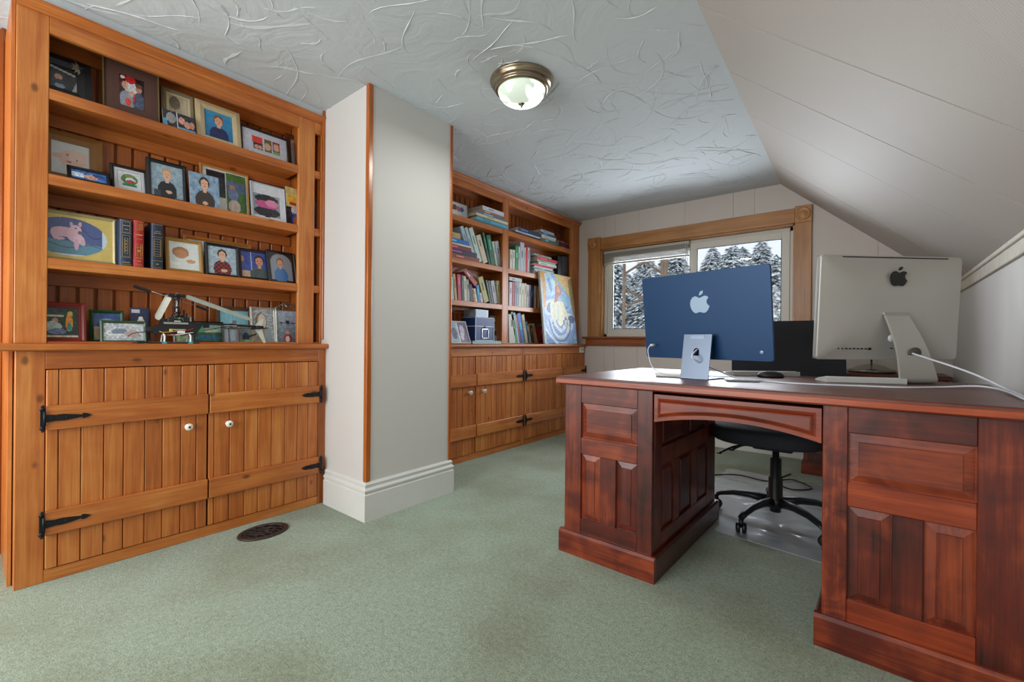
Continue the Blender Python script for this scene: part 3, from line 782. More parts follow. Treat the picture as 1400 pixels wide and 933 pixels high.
def frame(label, xl, xr, yt, z, X0, pic, b=.018, col='#15161a', mat=None, mw=0, lean=9, yaw=0, rough=.4, metal=0, t=.014, cat='picture frame', group='framed photographs on the near bookcase', name='picture_frame', oval=None, h=None, woodm=None, mbot=None):
    L_ = math.radians(lean)
    um = (xl + xr) / 2
    zt = at(um, yt, 'X', X0 - .03).z
    hh = h or (zt - z) / math.cos(L_)
    vv = yt + 20
    ya_, yb_ = at(xl, vv, 'X', X0 - .02).y, at(xr, vv, 'X', X0 - .02).y
    w = (yb_ - ya_) / max(.5, math.cos(math.radians(yaw)))
    root = thing(name, label, cat, (X0, (ya_ + yb_) / 2, z + t * math.sin(abs(L_)) + .0005), (-L_, 0, PI / 2 + math.radians(yaw)), group)
    m_ = woodm or colmat(col, rough, metal)
    if b > 0:
        bm = NB(); ring(bm, w, hh, b, 0, t); obj('frame_border', bm, m_, root, world=False, recenter=False)
        bm = NB(); bx(bm, -w / 2 + b * .5, w / 2 - b * .5, t * .7, t, b * .5, hh - b * .5); obj('backing', bm, colmat('#3a2e26', .8), root, world=False, recenter=False)
    else:
        bm = NB(); bx(bm, -w / 2, w / 2, .0012, .004, 0, hh); obj('backing', bm, colmat('#d8d4c8', .8), root, world=False, recenter=False)
    iw, ih = w - 2 * b, hh - 2 * b
    if mat:
        bm = NB(); ring(bm, iw + .002, ih + .002, mw, t * .42 if b > 0 else 0, t * .6 if b > 0 else .002, oz=b - .001); obj('mat_board', bm, colmat(mat, .8, noise=.03), root, world=False, recenter=False)
        iw -= 2 * mw; ih -= 2 * mw
    zo = b + (mw if mat else 0)
    pic_obj(pic, iw, ih, root, t * .58 if b > 0 else .001, z0=zo)
    # easel strut behind
    if hh > .1 and b > 0 and X0 > XS - .015:
        bm = NB(); 
        q = [(-.012, t, hh * .62), (.012, t, hh * .62), (.016, t + .034, .012), (-.016, t + .034, .012)]
        v1 = [bm.verts.new(p) for p in q]; v2 = [bm.verts.new((p[0], p[1] + .002, p[2])) for p in q]
        bm.faces.new(v1); bm.faces.new(v2[::-1]); 
        for k in range(4): bm.faces.new((v1[k], v2[k], v2[(k + 1) % 4], v1[(k + 1) % 4]))
        bmesh.ops.recalc_face_normals(bm, faces=bm.faces[:])
        obj('easel_strut', bm, colmat('#26211d', .8), root, world=False, recenter=False)
    return root
z1_, z2_, z3_, z4_ = [s + .0005 for s in SA] + [.9055]
XS = XA - .075
# --- top shelf
p = Pic(40, 34, '#1c2126').poly([(0, .95), (.95, .78), (.95, .70), (0, .86)], '#b9bdbb').poly([(.8, 0), (1, 0), (1, .5)], '#aab0b0').ell(.28, .55, .2, .17, '#2c201b').ell(.30, .5, .16, .13, '#c79a84').ell(.3, .2, .35, .2, '#27323b').ell(.35, .12, .2, .1, '#8aa3bd').noise(.10)
f_ = frame('wide black frame with silver leaf corner ornament, far left of the top shelf', 40, 119, 88, z1_, XS, p, b=.045, lean=10)
bm = NB()
for k, a in enumerate((-60, -30, 0, 25, 55, 80)):
    a = math.radians(a); c0 = Vector((.5 * (at(119, 120, 'X', XS).y - at(40, 120, 'X', XS).y) - .035, -.001, (at(80, 88, 'X', XS).z - z1_) - .018))
    d = Vector((-math.cos(a), 0, -math.sin(a))); n = Vector((d.z, 0, -d.x)); L0 = .030
    v = [bm.verts.new(c0 + d * .004), bm.verts.new(c0 + d * L0 * .5 + n * .004), bm.verts.new(c0 + d * L0), bm.verts.new(c0 + d * L0 * .5 - n * .004)]
    v2 = [bm.verts.new(x.co + Vector((0, .003, 0))) for x in v]
    bm.faces.new(v); bm.faces.new(v2[::-1])
    for q in range(4): bm.faces.new((v[q], v2[q], v2[(q + 1) % 4], v[(q + 1) % 4]))
bmesh.ops.recalc_face_normals(bm, faces=bm.faces[:]); obj('leaf_ornament', bm, colmat('#c9c6b4', .3, .8), f_, world=False, recenter=False)
p = Pic(36, 40, '#2a1a1c').rect(0, .2, .6, 1, '#5d1f22').ell(.12, .93, .1, .05, '#e8dcd8').ell(.45, .66, .26, .28, '#cfd0d4').ell(.44, .9, .22, .12, '#c8282a').ell(.22, .68, .13, .13, '#d1a48c').ell(.78, .66, .13, .13, '#c48f78').ell(.78, .78, .14, .08, '#6e4a36').ell(.3, .2, .34, .3, '#8e95a4').ell(.34, .15, .12, .12, '#e2401e').ell(.78, .25, .26, .3, '#4b546e').ell(.5, .45, .1, .1, '#d8a088').rect(.55, .62, .2, .45, '#c9262b').noise(.12)
frame('brown matted frame with festive red and white group photo, second on top shelf', 134, 212, 99, z1_, XS + .01, p, b=.006, col='#6b5a3a', mat='#5b3f34', mw=.050, lean=6)
p = Pic(30, 34, '#cfc4a8').ell(.35, .55, .32, .36, '#bdb298').ell(.3, .8, .3, .2, '#7e7868').ell(.28, .52, .05, .03, '#4c463e').ell(.45, .4, .08, .03, '#7a6f60').rect(.75, 1, 0, 1, '#d8cfb4').noise(.05)
frame('cream frame with faded baby portrait behind two small snapshots on top shelf', 215, 262, 133, z1_, XS - .02, p, b=.020, col='#8d7d5e', mat='#d9cfae', mw=.012, lean=8)
p = Pic(40, 24, '#2c2f38').rect(0, .12, 0, .5, '#58a0c8').ell(.25, .6, .15, .3, '#9a9a9c').rect(.42, .46, 0, 1, '#dfe6ea').ell(.58, .62, .1, .2, '#d9a390').ell(.75, .45, .1, .2, '#d39a86').ell(.9, .5, .09, .2, '#c98d78').rect(.46, 1, 0, .22, '#5fa7cf').noise(.12)
frame('pair of small loose snapshots with blue edge leaning before the cream frame', 217, 261, 165, z1_, XS + .035, p, b=0, lean=16, cat='photo', name='loose_photo')
p = Pic(30, 36, '#2a82b8').grad('#4ba0cf', '#1f6ea6').person(.5, -.05, .95, '#e0ad92', '#8a5a34', '#1a2c5e').noise(.05)
frame('wide cream wooden frame with smiling child on blue, top shelf', 263, 324, 152, z1_, XS + .01, p, b=.036, col='#d3c198', lean=10)
p = Pic(48, 28, '#c6c9d6')
p.rect(.20, .44, .55, .78, '#d93a30').rect(.22, .44, .28, .52, '#2b2226').ell(.30, .38, .05, .08, '#cf9a86').ell(.38, .38, .05, .08, '#cf9a86').rect(.47, .64, .30, .80, '#6b5c34').ell(.55, .5, .07, .16, '#d0a98c').rect(.67, .84, .30, .80, '#7c2f2c').ell(.75, .58, .07, .15, '#d8a08c').rect(.67, .84, .30, .40, '#6aa24e').noise(.06)
frame('thin black frame with three small colour photos on white mat, top shelf', 324, 390, 187, z1_, XS + .005, p, b=.010, lean=9)
p = Pic(20, 30, '#dfe4e8').rect(0, .5, 0, 1, '#b9c4cc').noise(.05)
frame('dark brown frame half hidden behind the post at the right end of top shelf', 387, 412, 192, z1_, XS - .03, p, b=.026, col='#5b3420', lean=8)
p = Pic(20, 30, '#30343a').person(.5, .1, .85, '#b9b9b9', '#3c3c3c', '#8d949c').noise(.15)
frame('black and white portrait in narrow right compartment, top shelf of near bookcase', 426, 444, 216, z1_, XS - .02, p, b=.004, col='#c8c8c8', lean=8)
# --- second shelf
p = Pic(34, 34, '#d6dde0').ell(.55, .5, .36, .28, '#e6c2b0').ell(.7, .62, .25, .18, '#eacdbd').ell(.15, .55, .14, .08, '#e0b8a6').ell(.45, .42, .07, .03, '#b46a64').ell(.42, .62, .04, .02, '#5a4038').ell(.66, .5, .04, .02, '#5a4038').ell(.6, .2, .2, .1, '#7a3d30').noise(.03)
frame('broad wooden frame with sleepy baby photograph, far left of second shelf', 45, 136, 194, z2_, XS - .045, p, b=.042, col='#94662e', lean=7)
p = Pic(40, 18, '#2c68b4').ell(.55, .4, .2, .3, '#c79684').rect(.0, .35, .2, .7, '#cfe1f2').ell(.8, .7, .2, .2, '#1c3f86').noise(.25, 2)
frame('small low black frame with blue photo before the baby picture', 88, 147, 243, z2_, XS + .045, p, b=.012, lean=28)
p = Pic(36, 30, '#d3d6da').ell(.5, .55, .36, .33, '#4b7a3c').ell(.55, .5, .22, .16, '#cfd8dc').ell(.55, .42, .2, .1, '#b03a34').rect(.2, .8, .12, .28, '#1f7a4c').ell(.5, .75, .2, .1, '#7a8a4c').noise(.08)
frame('black tilted frame with red and white car on green, second shelf', 147, 199, 238, z2_, XS + .01, p, b=.013, mat='#c9cdd2', mw=.012, lean=16)
p = Pic(34, 40, '#8fa5b5').noise(.12).person(.5, .05, .85, '#d8ab90', '#c0985c', '#1c1e24').ell(.55, .18, .1, .05, '#d8ab90').rect(.1, .3, 0, .2, '#3b4046')
frame('black frame with fair-haired child in black seated against grey', 196, 252, 230, z2_, XS + .015, p, b=.017, lean=9)
p = Pic(48, 40, '#d4d5d2').rect(.08, .5, .35, .95, '#20222a').rect(.52, .97, .02, .97, '#4c7a3a').rect(.52, .97, .55, .8, '#5c6f8e').ell(.66, .62, .07, .09, '#c99478').ell(.68, .48, .12, .14, '#7f93c4').ell(.7, .2, .14, .16, '#d8c8be').noise(.10)
frame('light wooden collage frame with garden photo at its right, second shelf', 270, 338, 238, z2_, XS - .035, p, b=.012, col='#b9803c', lean=8)
p = Pic(34, 34, '#7f9ab4').noise(.14).person(.5, .02, .9, '#d9a98c', '#33251d', '#3a2f2c').ell(.5, .12, .1, .05, '#d9a98c')
frame('unframed portrait of dark-haired teenager in brown sweater, second shelf', 255, 296, 247, z2_, XS + .03, p, b=0, lean=10, cat='photo', name='loose_photo')
p = Pic(40, 40, '#d5dce4').rect(.05, .86, .12, .72, '#8f9aa8').ell(.45, .6, .36, .12, '#1f2024').ell(.45, .25, .4, .14, '#26272d').ell(.45, .45, .36, .11, '#c0588e').ell(.6, .5, .2, .1, '#d987ac').rect(.86, 1, 0, 1, '#dbe2ea').noise(.05)
frame('white mounted photo in pink and black lying scene, second shelf', 340, 387, 259, z2_, XS + .01, p, b=.004, col='#aeb8c2', lean=9)
p = Pic(20, 40, '#d9c98a').rect(.1, .6, .62, .8, '#e3b53c').rect(.2, .6, .56, .62, '#b4402c').rect(0, 1, 0, .5, '#2b303c').ell(.6, .42, .3, .14, '#c8ccd0').ell(.5, .2, .2, .15, '#3454a4').ell(.5, .14, .1, .12, '#b9683c').noise(.12)
frame('narrow stack of small cards and snapshots at right end, second shelf', 387, 410, 264, z2_, XS, p, b=0, lean=6, cat='photo', name='loose_photo')
# --- third shelf
p = Pic(120, 80, '#d9c270')
m = (((p.U - .46) / .47) ** 2 + ((p.V - .5) / .44) ** 2 < 1); p.put(m, '#cfe0ee'); m &= (p.U < .87) & (p.V > .10)
p.put(m, '#56669a'); p.put(m & (p.V < .44 - .1 * p.U), '#6797ad'); p.put(m & (abs(p.V - .62 - .1 * np.sin(p.U * 14)) < .012), '#3d4c7c'); p.put(m & (abs(p.V - .30 - .05 * np.sin(p.U * 11)) < .012), '#4c6f8c')
def dg(cx, cy, rx, ry, c='#dfb6cc'): p.put(m & (((p.U - cx) / rx) ** 2 + ((p.V - cy) / ry) ** 2 < 1), c)
dg(.40, .60, .16, .115); dg(.30, .56, .06, .12); dg(.34, .44, .07, .035); dg(.52, .56, .09, .17, '#e4bfd2'); dg(.575, .46, .07, .10, '#e8c9d8'); dg(.535, .66, .075, .13, '#e6c2d4')
dg(.545, .34, .028, .13); dg(.625, .40, .03, .08); dg(.485, .80, .02, .05); dg(.59, .82, .02, .055); dg(.59, .62, .028, .04, '#7a5a78'); dg(.535, .71, .014, .016, '#4a3450'); dg(.61, .72, .011, .014, '#4a3450')
p.noise(.025)
frame('gold frame with pale reclining dog in an oval mount, left of third shelf', 30, 156, 302, z3_, XS + .02, p, b=.012, col='#b9ad84', metal=.3, lean=5)
frame('thin cream-edged frame wedged edge-on beside the dog picture', 155.5, 161.5, 317, z3_, XS, Pic(8, 30, '#7f9a7c').noise(.2), b=.004, col='#cdbd8c', lean=4)
p = Pic(34, 40, '#dde4e2').ell(.38, .62, .28, .2, '#b87c56').ell(.38, .56, .22, .16, '#c98f68').ell(.72, .32, .16, .07, '#cf9a74').ell(.2, .2, .2, .06, '#eceeea').noise(.03)
frame('ornate gilt wooden frame with sleeping newborn, third shelf', 224, 275, 336, z3_, XS + .03, p, b=.015, col='#a9803c', lean=10)
p = Pic(40, 20, '#cfd6da').noise(.08)
frame('wide orange wooden frame standing behind the plaid-shirt portrait', 247, 342, 336, z3_, XS - .06, p, b=.018, col='#b4702c', lean=3)
p = Pic(34, 42, '#9fb2c0').noise(.12).person(.5, .04, .88, '#d7a68c', '#2c211c', '#8c2428')
mm = (p.V < .55) & (((p.U * 12).astype(int) + (p.V * 14).astype(int)) % 2 == 0) & (abs(p.a[..., 0] - .55) < .03) & (p.a[..., 1] < .2); p.put(mm, '#2a1618'); p.ell(.55, .14, .12, .06, '#d7a68c')
frame('black frame with person in red plaid shirt, third shelf', 278, 325, 342, z3_, XS + .02, p, b=.014, lean=8)
p = Pic(40, 32, '#3c52a4').rect(.35, .37, 0, 1, '#d0d4dc').person(.66, -.1, 1.0, '#c98f78', '#2e2420', '#4a5a5c').rect(0, .3, 0, .25, '#c9a890').ell(.04, .7, .06, .12, '#c98f78').noise(.06)
frame('dark brown box frame with smiling boy on blue, third shelf', 324, 370, 348, z3_, XS + .01, p, b=.016, col='#2f2220', lean=12)
p = Pic(34, 40, '#17181c'); mo = (((p.U - .5) / .42) ** 2 + ((p.V - .62) / .34) ** 2 < 1) | ((abs(p.U - .5) < .42) & (p.V < .62) & (p.V > .06)); p.put(mo, '#8d98a6')
p.person(.46, .08, .74, '#cf9f86', '#8a5a30', '#3f78b4')
frame('black arched-mount frame with girl in blue, right end of third shelf', 364, 404, 350, z3_, XS + .02, p, b=.008, lean=13, yaw=4)
p = Pic(10, 20, '#d8cda6').noise(.1)
frame('cream card edge just left of the bookcase post, third shelf', 400, 408, 361, z3_, XS - .04, p, b=0, lean=4, cat='photo', name='loose_photo')
p = Pic(14, 20, '#8fd0d8').ell(.5, .5, .3, .3, '#d0e8ea')
frame('small gold frame in narrow right compartment, third shelf', 424, 440, 363, z3_, XS + .02, p, b=.010, col='#c4a462', lean=6)
# --- worktop shelf
p = Pic(40, 46, '#20352c').rect(0, .6, .72, .97, '#26303c').rect(0, .6, .70, .76, '#b9c4b4').ell(.36, .56, .08, .1, '#c08a70').ell(.28, .36, .26, .18, '#a9c4bc').ell(.42, .2, .26, .1, '#6678a4').ell(.75, .5, .1, .3, '#d98f2c').ell(.78, .8, .08, .09, '#d8b24c').ell(.76, .35, .06, .16, '#2c8a86').rect(.0, 1, 0, .06, '#c9bfa4').noise(.12)
frame('red frame with man crouching outdoors and bright parrot snapshot, lowest shelf', 45, 117, 425, z4_, XS + .03, p, b=.013, col='#86261c', mat='#7c2a24', mw=.010, lean=11)
p = Pic(30, 30, '#3c5a96').rect(0, 1, 0, .5, '#c8b08c').ell(.5, .7, .3, .1, '#8fa4cc').noise(.12)
frame('dark green frame with blue scene behind the paler green one, lowest shelf', 122, 169, 435, z4_, XS - .02, p, b=.013, col='#1e4e2a', lean=8)
p = Pic(48, 26, '#c3cbd0').noise(.22).ell(.4, .5, .2, .2, '#7d93ac').rect(.1, .9, .3, .4, '#e4e6e6').ell(.7, .4, .2, .2, '#b9a6a0').noise(.12, 2)
frame('low green frame with pale crowd photo in front, behind helicopter nose', 136, 200, 449, z4_, XS + .02, p, b=.011, col='#3c5c40', lean=9)
p = Pic(30, 40, '#2c3656').rect(.08, .5, .84, .95, '#cfd4de').ell(.55, .62, .18, .10, '#dccbc4').ell(.55, .7, .12, .06, '#e8e8ea').noise(.04)
frame('dark blue card with white sailor cap motif behind helicopter mast', 177, 203, 431, z4_, XS - .05, p, b=0, lean=6, cat='card', name='greeting_card')
p = Pic(36, 24, '#3c6c58').rect(0, 1, .5, 1, '#8fb4a4').rect(.1, .9, .1, .35, '#2b6f8c').ell(.6, .6, .3, .1, '#c9d4c4').noise(.12)
frame('black frame with green seaside view under the helicopter tail boom', 262, 305, 448, z4_, XS + .0, p, b=.009, lean=8)
p = Pic(30, 24, '#a9c79c').ell(.5, .5, .3, .3, '#5c8a4c').noise(.2)
frame('pale small frame with greenery behind the helicopter body', 236, 262, 441, z4_, XS - .03, p, b=.008, col='#9a9a90', lean=8)
p = Pic(44, 32, '#8fd0e0').grad('#7cc8de', '#b4dde6').rect(0, 1, 0, .22, '#b9b4c2').poly([(.3, .15), (.85, .15), (.8, .42), (.34, .45)], '#b08ea0').poly([(.4, .4), (.6, .4), (.56, .66), (.44, .66)], '#8a7f96').noise(.06)
frame('brown wooden frame with pinkish building against turquoise sky, lowest shelf', 294, 344, 427, z4_, XS - .03, p, b=.020, col='#5c3d2a', lean=5)
p = Pic(34, 20, '#8a94a8').rect(0, .3, 0, 1, '#a9b4cc').rect(.42, .8, .15, .9, '#9fb4b8').rect(.3, .42, 0, 1, '#5c6c7c').noise(.12)
frame('small landscape photo low in front of the pinkish building picture', 305, 326, 456, z4_, XS + .03, p, b=.003, col='#7c6a5a', lean=10)
p = Pic(30, 20, '#6f8490').ell(.5, .4, .3, .3, '#28303a').rect(0, 1, 0, .2, '#7fa47c').noise(.15)
frame('small amber-edged snapshot just behind the helicopter tail fin', 326, 345, 455, z4_, XS + .02, p, b=.004, col='#b98a3c', lean=10)
p = Pic(34, 44, '#9faab0').noise(.25, 2).ell(.4, .6, .28, .3, '#7c7264').ell(.44, .62, .2, .24, '#d6c6bc').ell(.4, .15, .16, .3, '#a8863c').ell(.7, .2, .18, .25, '#8fa0a8').noise(.05)
frame('silver carved frame with veiled bride photograph, lowest shelf', 342, 377, 427, z4_, XS + .01, p, b=.012, col='#c6c1b4', metal=.5, rough=.3, lean=8)
p = Pic(32, 46, '#8fa4bc').grad('#a9b8cc', '#5c7484').noise(.12).rect(.1, .9, .60, .63, '#2c3850').rect(.2, .26, .56, .66, '#1f2a3c').rect(.45, .6, .58, .70, '#1f2a3c').rect(.75, .8, .57, .64, '#1f2a3c').ell(.5, .28, .1, .09, '#d0a490').ell(.5, .12, .22, .14, '#a43a3c').ell(.5, .1, .1, .1, '#e6e2dc')
f_ = frame('silver filigree-topped frame with winter greeting card, right end of lowest shelf', 376, 408, 430, z4_, XS + .02, p, b=.006, col='#9a988e', metal=.6, rough=.35, lean=6)
fw = at(408, 450, 'X', XS).y - at(376, 450, 'X', XS).y; ft = (at(392, 430, 'X', XS - .03).z - z4_) / math.cos(math.radians(6))
bm = NB()
for k in range(9):
    t = k / 8; x = (t - .5) * fw; zc = ft + .026 * math.sin(t * PI) 
    tube(bm, [(x + .012 * math.cos(a), .004, zc + .009 * math.sin(a)) for a in np.linspace(0, 2 * PI * .85, 9)], .0022, 5)
tube(bm, [((t - .5) * fw, .004, ft + .040 * math.sin(t * PI)) for t in np.linspace(0, 1, 14)], .003, 6)
lathe(bm, [(.010, -.002), (.010, .006), (.001, .008)], 0, ft + .020, 12, axis=1)
obj('filigree_crest', bm, colmat('#8f8b7e', .3, .8), f_, world=False, recenter=False)

# ================================================================== BOOKS
gold = plain('gilt_tooling', '#d0b266', .3, metal=.6)
pages_m = plain('page_block', '#d9cfb6', .8, noise=.12, scale=300)
def nlight(c, k):
    v = Pic.c(c); return '#%02x%02x%02x' % tuple(int(255 * min(1, max(0, x * k + (.15 if k > 1 else 0)))) for x in v)
def book(label, w, h, d, col, mtx, group, band=None, title=True, name='book', tooling=None, rounded=False):
    root = thing(name, label, 'book', group=group); root.matrix_world = mtx; root.location = mtx.to_translation(); root.rotation_euler = mtx.to_euler()
    e = .0022 if w > .014 else w * .16
    bm = NB()
    bx(bm, 0, e, 0, d, 0, h); bx(bm, w - e, w, 0, d, 0, h)
    if rounded:
        n = 8; pts = [(w / 2 - w / 2 * math.cos(PI * k / n), -.012 * math.sin(PI * k / n)) for k in range(n + 1)] + [(w, .003), (0, .003)]
        prism(bm, pts, 2, 0, h)
    else: bx(bm, 0, w, -.001, e, 0, h, bev=min(.0012, w * .2))
    obj('cover', bm, colmat(col, .5, noise=.12), root, world=False, recenter=False)
    bm = NB(); bx(bm, e, w - e, e, d - .003, .0025, h - .0025); obj('pages', bm, pages_m, root, world=False, recenter=False)
    if tooling:
        for fn in tooling: fn(root, w, h, d)
    elif title:
        v = Pic.c(col); lum = v @ np.array([.3, .6, .1]); tc = band or (nlight(col, 1.7) if lum < .5 else nlight(col, .6))
        bm = NB(); z0 = h * random.uniform(.45, .6); bx(bm, w * .38, w * .62, -.0018, -.0008, z0, z0 + h * random.uniform(.2, .34))
        obj('spine_title', bm, colmat(tc, .6), root, world=False, recenter=False)
    return root
BR_UP = Matrix(((0, -1, 0), (1, 0, 0), (0, 0, 1))).to_4x4()       # local x -> +Y, local y -> -X, z -> Z
BR_LIE = Matrix(((0, -1, 0), (0, 0, -1), (1, 0, 0))).to_4x4()     # local x -> +Z (thickness), y -> -X, z -> -Y
ORD = ['first', 'second', 'third', 'fourth', 'fifth', 'sixth', 'seventh', 'eighth', 'ninth', 'tenth', 'eleventh', 'twelfth', 'thirteenth', 'fourteenth', 'fifteenth', 'sixteenth', 'seventeenth', 'eighteenth']
def upright(desc, tl, bl, br, yt, z, col, i, place, X=None, d=.14, band=None, limit=None, **k):
    """tl: pixel x of the top-left spine corner, bl/br: pixel x of the bottom corners, yt: pixel y of the top"""
    X = X if X is not None else XB - .03
    vb = at_y(bl, X, z)
    y_b = at(bl, vb, 'X', X).y; y_r = at(br, vb, 'X', X).y
    pt = at(tl, yt, 'X', X); hz = pt.z - z
    a = math.atan2(pt.y - y_b, hz); L_ = hz / math.cos(a) - (0 if a < 0 else 0)
    w = max(.006, (y_r - y_b) * math.cos(a) - .0006)
    # pivot on the lower corner that carries the book
    M = Matrix.Translation((X, y_b, z + .0004)) @ Matrix.Rotation(-a, 4, 'X') @ BR_UP
    if a > 0: M = Matrix.Translation((X, y_b, z + .0004 + w * math.sin(a))) @ Matrix.Rotation(-a, 4, 'X') @ BR_UP
    hmax = (limit - z) if limit else 9
    while L_ * math.cos(a) + w * abs(math.sin(a)) > hmax: L_ -= .004
    lab = '%s, %s from left, %s' % (desc, ORD[i], place)
    return book(lab, w, L_, d, col, M, 'books on the far bookcase', band, **k)
def at_y(u, X, z):   # pixel row where the plane X meets height z in column u
    lo, hi = 100., 800.
    for _ in range(30):
        m = (lo + hi) / 2
        if at(u, m, 'X', X).z > z: lo = m
        else: hi = m
    return (lo + hi) / 2
def lying(desc, xl, xr, z0, th, col, i, place, X=None, d=.16, band=None, yaw=0, which=None):
    X = X if X is not None else XB - .02
    v = at_y(xl, X, z0); y0, y1 = at(xl, v, 'X', X).y, at(xr, at_y(xr, X, z0), 'X', X).y
    h = y1 - y0
    M = Matrix.Translation((X, y1, z0 + .0003)) @ Matrix.Rotation(math.radians(yaw), 4, 'Z') @ BR_LIE
    lab = '%s, %s up in %s, %s' % (desc, ORD[i], which or 'flat stack', place)
    book(lab, th, h, d, col, M, 'books on the far bookcase', band)
    return z0 + th + .0006
FL, FR = 'left far bay', 'right far bay'
q1, q2, q3, q4 = SB[0], SB[1], SB[2], .9035
# large gilt volumes on the near bookcase
def tool_frame(style):
    def f(root, w, h, d):
        bm = NB(); y0, y1 = -.0142, -.0120
        def ln(x0, x1, z0, z1): bx(bm, x0, x1, y0 + .0012, y1 + .0012, z0, z1)
        def rect(x0, x1, z0, z1, t=.0012): ln(x0, x1, z0, z0 + t); ln(x0, x1, z1 - t, z1); ln(x0, x0 + t, z0, z1); ln(x1 - t, x1, z0, z1)
        a, b = w * .22, w * .78
        if style == 0:
            rect(a, b, h * .72, h * .95); rect(a, b, h * .20, h * .66); rect(w * .36, w * .64, h * .26, h * .60); ln(a, b, h * .86, h * .875); ln(w * .35, w * .65, h * .78, h * .795); ln(a, b, h * .07, h * .085)
            for k in range(4):
                z = h * (.30 + .07 * k); tube(bm, [(w * .40, y0 + .001, z), (w * .60, y0 + .001, z + h * .06)], .0007, 4); tube(bm, [(w * .60, y0 + .001, z), (w * .40, y0 + .001, z + h * .06)], .0007, 4)
        elif style == 1:
            for z in (.80, .60, .42, .20, .06): ln(a, b, h * z, h * (z + .008)); 
            for k in range(5): x = a + (b - a) * k / 4; ln(x, x + .0014, h * .82, h * .94); ln(x, x + .0014, h * .23, h * .50) if k != 2 else None
            ln(a, b, h * .68, h * .70); ln(w * .4, w * .6, h * .33, h * .37); ln(w * .35, w * .7, h * .12, h * .14)
        else:
            rect(a, b, h * .28, h * .66); ln(a, b, h * .78, h * .79); ln(a + .003, b - .003, h * .82, h * .83); ln(w * .4, w * .6, h * .10, h * .12)
            for i in range(6):
                for j in range(3): 
                    x = a + (b - a) * (j + .8) / 3.6; z = h * (.32 + .055 * i); ln(x - .0012, x + .0012, z, z + .0026)
        for z in (.70, .18, .97, .03): ln(w * .1, w * .9, h * z, h * z + .0012)
        obj('gilt_tooling', bm, gold, root, world=False, recenter=False)
    return f
for (desc, a, b, yt, c, st) in (('navy leather volume with gilt lattice panel, left of the red one on third shelf', 160, 178.5, 309, '#1d3658', 0),
                                ('red leather volume with gilt bands between two navy ones, third shelf', 179, 194.5, 310.5, '#b01a22', 1),
                                ('dark navy leather volume with gilt dots, rightmost of three tall volumes', 203.5, 220.5, 314, '#1c2a40', 2)):
    X = XA - .028
    y0, y1 = at(a, 340, 'X', X).y, at(b, 340, 'X', X).y; h = at(a, yt, 'X', X).z - z3_
    book(desc, y1 - y0, h, .125, c, Matrix.Translation((X, y0, z3_)) @ BR_UP, 'leather volumes on the near bookcase', tooling=[tool_frame(st)], rounded=True)
book('slim blue paperbacks spine in narrow right compartment, second shelf of near bookcase', .022, .165, .12, '#1f4f8c', Matrix.Translation((XA - .04, 1.262, z2_)) @ BR_UP, 'books on the near bookcase')
book('tall midnight-blue binder in narrow right compartment at worktop level', .034, .150, .13, '#1c2336', Matrix.Translation((XA - .04, 1.255, z4_)) @ BR_UP, 'books on the near bookcase', title=False)
# top shelf, left bay: flat stack
pl = 'top shelf, ' + FL; z = q1
for i, (dsc, a, b, th, c, dd) in enumerate((('bright blue book', 648, 692, .020, '#4fa6c8', .20), ('sage and tan book', 650, 690, .012, '#7a8a70', .19), ('cream book', 648, 691.5, .020, '#d8c9a4', .20),
        ('slate blue book with white edge', 650, 689, .018, '#5a7492', .24), ('brown book', 652, 684, .020, '#9a6a48', .18), ('thick white book', 656.5, 686, .034, '#cdd2dc', .20))):
    z = lying(dsc, a, b, z, th, c, i, pl, X=XB + .035, d=dd)
p = Pic(24, 20, '#d6d8de').ell(.3, .6, .1, .2, '#3c4a7c').ell(.45, .65, .1, .22, '#6b4a3a').ell(.62, .6, .1, .2, '#b46a5a').ell(.78, .62, .08, .2, '#4a5a9c').rect(0, 1, 0, .3, '#d9dce2')
frame('white card with small group photo at left end, top shelf of far bookcase', 604, 634.5, 279, q1 + .0005, XB - .04, p, b=.003, col='#d0d2d8', lean=5, group='cards and frames on the far bookcase', cat='photo', name='loose_photo')
# top shelf, right bay
pl = 'top shelf, ' + FR; z = q1
for i, (dsc, a, b, th, c) in enumerate((('thin black book', 699, 737, .012, '#23262c'), ('thin white book', 702, 736, .012, '#c9ccd2'), ('thick navy book', 706, 737, .038, '#2c3a5c'))):
    z = lying(dsc, a, b, z, th, c, i, pl, X=XB + .005, which='left flat stack')
z = q1
for i, (dsc, a, b, th, c) in enumerate((('teal book', 739, 759.5, .030, '#3f6a6c'), ('cream book', 738, 757, .018, '#c9c0a4'), ('pale grey book', 738, 758, .016, '#c4c8c8'), ('slate blue book', 737.5, 758, .022, '#3f5674'), ('pale blue book', 737, 755, .024, '#9fb0c4'))):
    z = lying(dsc, a, b, z, th, c, i, pl, X=XB + .005, which='middle flat stack')
z = q1
for i, (dsc, a, b, th, c) in enumerate((('pinkish red book', 761, 778, .016, '#8a4a44'), ('dark brown book', 761.5, 778, .034, '#3a2222'), ('dark red book', 762, 777, .024, '#7a2c2c'))):
    z = lying(dsc, a, b, z, th, c, i, pl, X=XB - .02, which='right flat stack')
